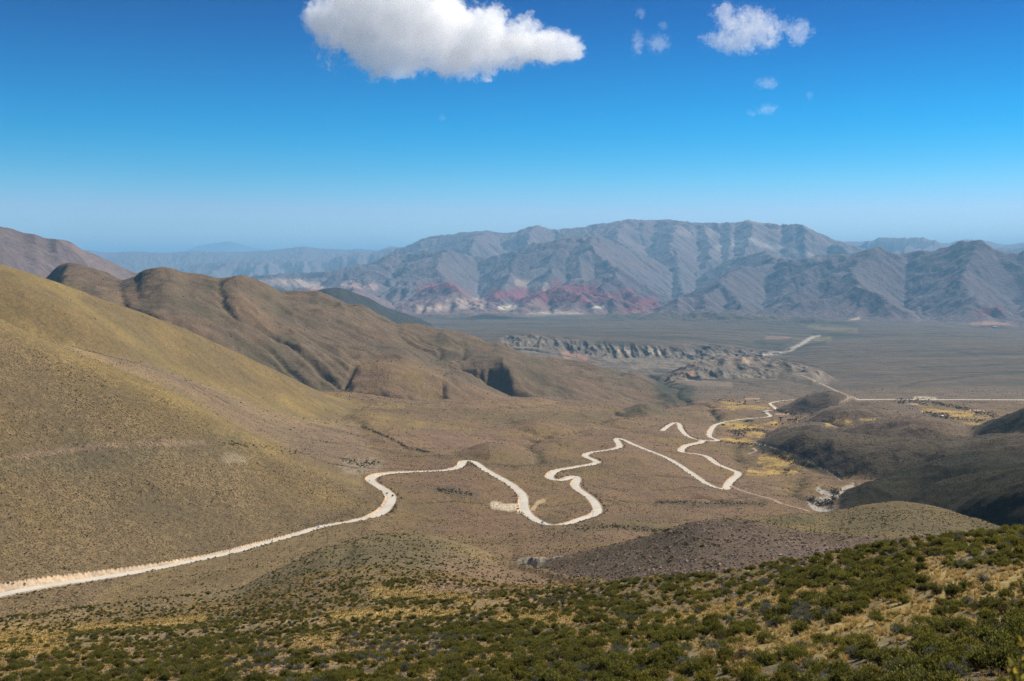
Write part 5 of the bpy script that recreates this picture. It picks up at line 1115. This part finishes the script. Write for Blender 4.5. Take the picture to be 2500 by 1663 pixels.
# out of focus plant close to the camera, bottom right corner
def near_plant(u, v, dist, hh, label, seed):
    th, t = pix(u, v); x_, y_ = dist * math.sin(float(th)), dist * math.cos(float(th)); ztop = float(t) * dist; zg = float(hgt(x_, y_))
    g = np.random.default_rng(seed); V = []; Fc = []; T = []; t_ = thing('flowering_plant', (x_, y_, zg), 0, label, 'plant')
    H_ = ztop - zg; bm = bmesh.new()
    for k in range(7):
        b_ = np.array([g.normal(0, .012), g.normal(0, .012), H_ * g.uniform(.7, 1.)]); cyl(bm, (0, 0, -.05), tuple(b_), .004, .002, 6)
        for q in range(60):
            f_ = 1 - .16 / max(H_, .2) * g.uniform(0, 1) ** 1.2 * 1.6; c = b_ * f_ ; d = g.normal(0, 1, 3); d[2] = abs(d[2]) + .4; d /= np.linalg.norm(d); s1 = np.cross(d, g.normal(0, 1, 3)); s1 /= np.linalg.norm(s1); L_ = g.uniform(.012, .026); b = len(V)
            V += [c, c + d * L_ * .5 + s1 * L_ * .25, c + d * L_, c + d * L_ * .5 - s1 * L_ * .25]; T += [(g.uniform(0, 1), g.uniform(.3, 1), 0, 1)] * 4; Fc.append((b, b + 1, b + 2, b + 3))
    bm_obj('stem', bm, [M_STEM], t_)
    me = bpy.data.meshes.new('flowers'); me.from_pydata([tuple(map(float, p_)) for p_ in V], [], Fc); me.materials.append(M_YEL); me.attributes.new('tint', 'FLOAT_COLOR', 'POINT').data.foreach_set('color', np.array(T, np.float32).ravel()); link(bpy.data.objects.new('flowers', me), t_)
M_YEL = leaf_material('yellow_flower_leaves', (.07, .085, .015), (.42, .3, .04))
near_plant(2482, 1560, 2.6, .1, 'out of focus yellow flowering sprig at the right edge close to the viewer', 5)
near_plant(2392, 1636, 2.5, .1, 'dark blurred green sprig at the bottom close to the viewer', 6)
log('things')
DEN = True
# ------------------------------------------------------------------ sky, sun, clouds, haze, camera
SUN_AZ, SUN_EL = math.radians(54), math.radians(42)      # to the right, slightly ahead
sc = bpy.context.scene
w = bpy.data.worlds.new('World'); sc.world = w; w.use_nodes = True
N = NT_(w.node_tree)
sky = N.n('ShaderNodeTexSky', sky_type='NISHITA', sun_disc=False, sun_elevation=SUN_EL, sun_rotation=SUN_AZ, altitude=3500., air_density=1.0, dust_density=.25, ozone_density=5.)
dz = N.n('ShaderNodeSeparateXYZ', i={0: N.n('ShaderNodeTexCoord').outputs['Generated']}).outputs[2]
tint = N.n('ShaderNodeValToRGB', i={0: N.math('MULTIPLY', dz, 2.5)})
cr_ = tint.color_ramp
cr_.interpolation = 'B_SPLINE'
for p_, c_ in ((0., (2.0, 1.45, 1.25, 1)), (.1, (1.15, 1.2, 1.15, 1)), (.2, (.35, .95, 1.08, 1)), (.3, (.0, .84, 1.03, 1)), (.42, (.0, .64, .92, 1)), (.55, (.0, .42, .76, 1)), (.7, (.0, .27, .58, 1)), (.85, (.03, .2, .4, 1)), (1., (.06, .17, .3, 1))):
    e_ = cr_.elements.new(p_) if p_ not in (0., 1.) else cr_.elements[0 if p_ == 0. else -1]
    e_.position = p_; e_.color = c_
bg = N.n('ShaderNodeBackground', i={0: N.mixc(1., sky.outputs[0], tint.outputs[0], 'MULTIPLY'), 1: .083})
N.t.links.new(bg.outputs[0], N.n('ShaderNodeOutputWorld').inputs[0])
sun = bpy.data.lights.new('sun', 'SUN'); sun.energy = 5.; sun.angle = math.radians(.53); sun.color = (1., .93, .83)
so = link(bpy.data.objects.new('sun', sun))
sd = Vector((math.sin(SUN_AZ) * math.cos(SUN_EL), math.cos(SUN_AZ) * math.cos(SUN_EL), math.sin(SUN_EL)))
so.rotation_euler = sd.to_track_quat('Z', 'Y').to_euler()
# haze: one still body of air round everything below the clouds
def haze():
    x0, x1, y0, y1, z0, z1 = -125000., 125000., -60000., 125000., float(Z.min()) - 400., 1250.
    v = [(x, y, z) for z in (z0, z1) for x, y in ((x0, y0), (x1, y0), (x1, y1), (x0, y1))]
    f = [(3, 2, 1, 0), (4, 5, 6, 7), (0, 1, 5, 4), (1, 2, 6, 5), (2, 3, 7, 6), (3, 0, 4, 7)]
    m, N = newmat('haze_air')
    vol = N.n('ShaderNodeVolumePrincipled', i={'Color': (.31, .66, 1., 1), 'Density': HAZE, 'Anisotropy': .0})
    N.t.links.new(vol.outputs[0], N.n('ShaderNodeOutputMaterial').inputs['Volume'])
    o = mesh_obj('haze', v, f, [m]); tag(o, 'thin blue haze filling the valley air', 'haze', None, 'stuff')
HAZE = 3.0e-5
haze()
# clouds: lumpy bodies of vapour
def cloud(lumps, dist, label, dens, amp, nsc, seed, depth=1., group=None, vox=70):
    """lumps: (x, y, rx, ry) in photo pixels"""
    L = []
    for s, rx, ry in lumps:
        (u, v), = pts(s); th, t = pix(u, v); r = dist; k = dist / F / math.cos(float(th)) / ZO['c'][2]
        L.append((Vector((r * math.tan(th), r, r * float(t) / math.cos(float(th)))), Vector((rx * k, depth * (rx + ry) * .5 * k, ry * k))))
    cen = sum((l[0] for l in L), Vector()) / len(L)
    bm = bmesh.new()
    for p, rad in L:
        g = 1.35
        bmesh.ops.create_icosphere(bm, subdivisions=3, radius=1., matrix=Matrix.Translation(p - cen) @ Matrix.Diagonal((rad.x * g, rad.y * g, rad.z * g, 1)))
    me = bpy.data.meshes.new('cloud'); bm.to_mesh(me); bm.free()
    o = link(bpy.data.objects.new('cloud', me)); o.location = cen
    if len(L) > 1:
        md = o.modifiers.new('remesh', 'REMESH'); md.mode = 'VOXEL'; md.voxel_size = vox
    m, N = newmat('cloud_vapour')
    P = N.n('ShaderNodeTexCoord').outputs['Object']
    wv = N.n('ShaderNodeTexNoise', i={'Vector': P, 'Scale': nsc * .8, 'Detail': 3.}).outputs['Color']
    Pw = N.n('ShaderNodeVectorMath', operation='ADD', i={0: P, 1: N.n('ShaderNodeVectorMath', operation='SCALE', i={0: N.n('ShaderNodeVectorMath', operation='SUBTRACT', i={0: wv, 1: (.5, .5, .5)}).outputs[0], 'Scale': .35 / nsc}).outputs[0]}).outputs[0]
    s = None
    for p, rad in L:
        q = N.n('ShaderNodeVectorMath', operation='MULTIPLY', i={0: N.n('ShaderNodeVectorMath', operation='SUBTRACT', i={0: Pw, 1: tuple(p - cen)}).outputs[0], 1: (1 / rad.x, 1 / rad.y, 1 / rad.z)}).outputs[0]
        d = N.math('SUBTRACT', 1., N.n('ShaderNodeVectorMath', operation='LENGTH', i={0: q}).outputs[1])
        s = d if s is None else N.math('SMOOTH_MAX', s, d, .15)
    n = N.n('ShaderNodeTexNoise', i={'Vector': N.n('ShaderNodeVectorMath', operation='ADD', i={0: P, 1: (seed * 913., 0, 0)}).outputs[0], 'Scale': nsc, 'Detail': 10., 'Roughness': .74}).outputs[0]
    s = N.math('ADD', s, N.math('MULTIPLY', N.math('SUBTRACT', n, .5), amp))
    nf = N.n('ShaderNodeTexNoise', i={'Vector': P, 'Scale': nsc * 4.5, 'Detail': 6., 'Roughness': .65}).outputs[0]
    s = N.math('ADD', s, N.math('MULTIPLY', N.math('SUBTRACT', nf, .5), amp * .42))
    den = N.math('MULTIPLY', N.ramp(s, .12, .3), dens)
    vol = N.n('ShaderNodeVolumePrincipled', i={'Color': (1., 1., 1., 1), 'Density': den, 'Anisotropy': .3})
    N.t.links.new(vol.outputs[0], N.n('ShaderNodeOutputMaterial').inputs['Volume'])
    m.cycles.volume_step_rate = .08 if len(L) > 3 else .2
    me.materials.append(m)
    tag(o, label, 'cloud', group); return o
CL = 1
if CL:
    cloud([('c:350,100', 250, 170), ('c:560,120', 260, 165), ('c:780,170', 230, 120), ('c:980,180', 190, 85), ('c:1120,195', 110, 60), ('c:430,235', 190, 75), ('c:680,250', 160, 75), ('c:200,80', 130, 90), ('c:860,90', 70, 80), ('c:1000,105', 65, 60), ('c:480,0', 270, 130), ('c:900,240', 130, 50)],
          14500, 'big white cumulus cloud with a soft grey base at the top of the sky', .0038, 3.0, 1 / 420., 1, 1.)
    cloud([('c:1900,110', 115, 75), ('c:1840,170', 115, 48), ('c:1960,130', 85, 70), ('c:1800,70', 55, 60), ('c:2100,125', 55, 52)], 14500, 'ragged smaller white cloud right of the big cumulus', .0022, 4.2, 1 / 170., 2, .7, None, 40)
    for i, (s, rx, ry, lb) in enumerate((('c:1528,180', 34, 30, 'small torn wisp of cloud nearest the big cumulus, lower of the pair'), ('c:1443,180', 18, 42, 'narrow upright wisp of cloud right of the big cumulus'), ('c:1455,55', 16, 18, 'tiny wisp near the top edge of the sky'),
             ('c:1975,343', 32, 19, 'small bright puff below the ragged white cloud'), ('c:1977,450', 32, 17, 'lower small puff below the bright puff'), ('c:1911,463', 14, 12, 'tiny puff left of the lower small puff'),
             ('c:640,482', 11, 11, 'lone tiny puff under the big cumulus'), ('c:2150,392', 12, 13, 'faint tiny puff right of the small bright puff'), ('c:1550,105', 14, 14, 'dot of cloud above the small torn wisp'))):
        cloud([(s, rx * 1.3, ry * 1.2)], 14500, lb, .0014, 5.2, 1 / 70., 3 + i, .8, 'small puffs of cloud in the blue sky')
cam = bpy.data.cameras.new('camera'); co = link(bpy.data.objects.new('camera', cam)); sc.camera = co
cam.sensor_fit = 'HORIZONTAL'; cam.sensor_width = 36.; cam.lens = 36. * F / PW; cam.clip_start = .1; cam.clip_end = 300000.
co.location = (0, 0, 0); co.rotation_euler = (math.pi / 2 - PITCH, 0, 0)
cam.dof.use_dof = True; cam.dof.focus_distance = 400.; cam.dof.aperture_fstop = 5.6
sc.view_settings.view_transform = 'Standard'; sc.view_settings.look = 'None'; sc.view_settings.exposure = .55; sc.view_settings.gamma = 1.
sc.render.resolution_x, sc.render.resolution_y = 1024, 681
cy = sc.cycles; sc.render.engine = 'CYCLES'
cy.use_denoising = DEN; cy.denoising_prefilter = 'NONE'; cy.denoising_input_passes = 'RGB_ALBEDO_NORMAL'
try: cy.denoiser = 'OPENIMAGEDENOISE'
except Exception: pass
cy.max_bounces = 26; cy.diffuse_bounces = 2; cy.glossy_bounces = 1; cy.transmission_bounces = 2; cy.volume_bounces = 24; cy.transparent_max_bounces = 12
cy.volume_max_steps = 1024; cy.use_adaptive_sampling = True; cy.adaptive_threshold = .02
log('done')
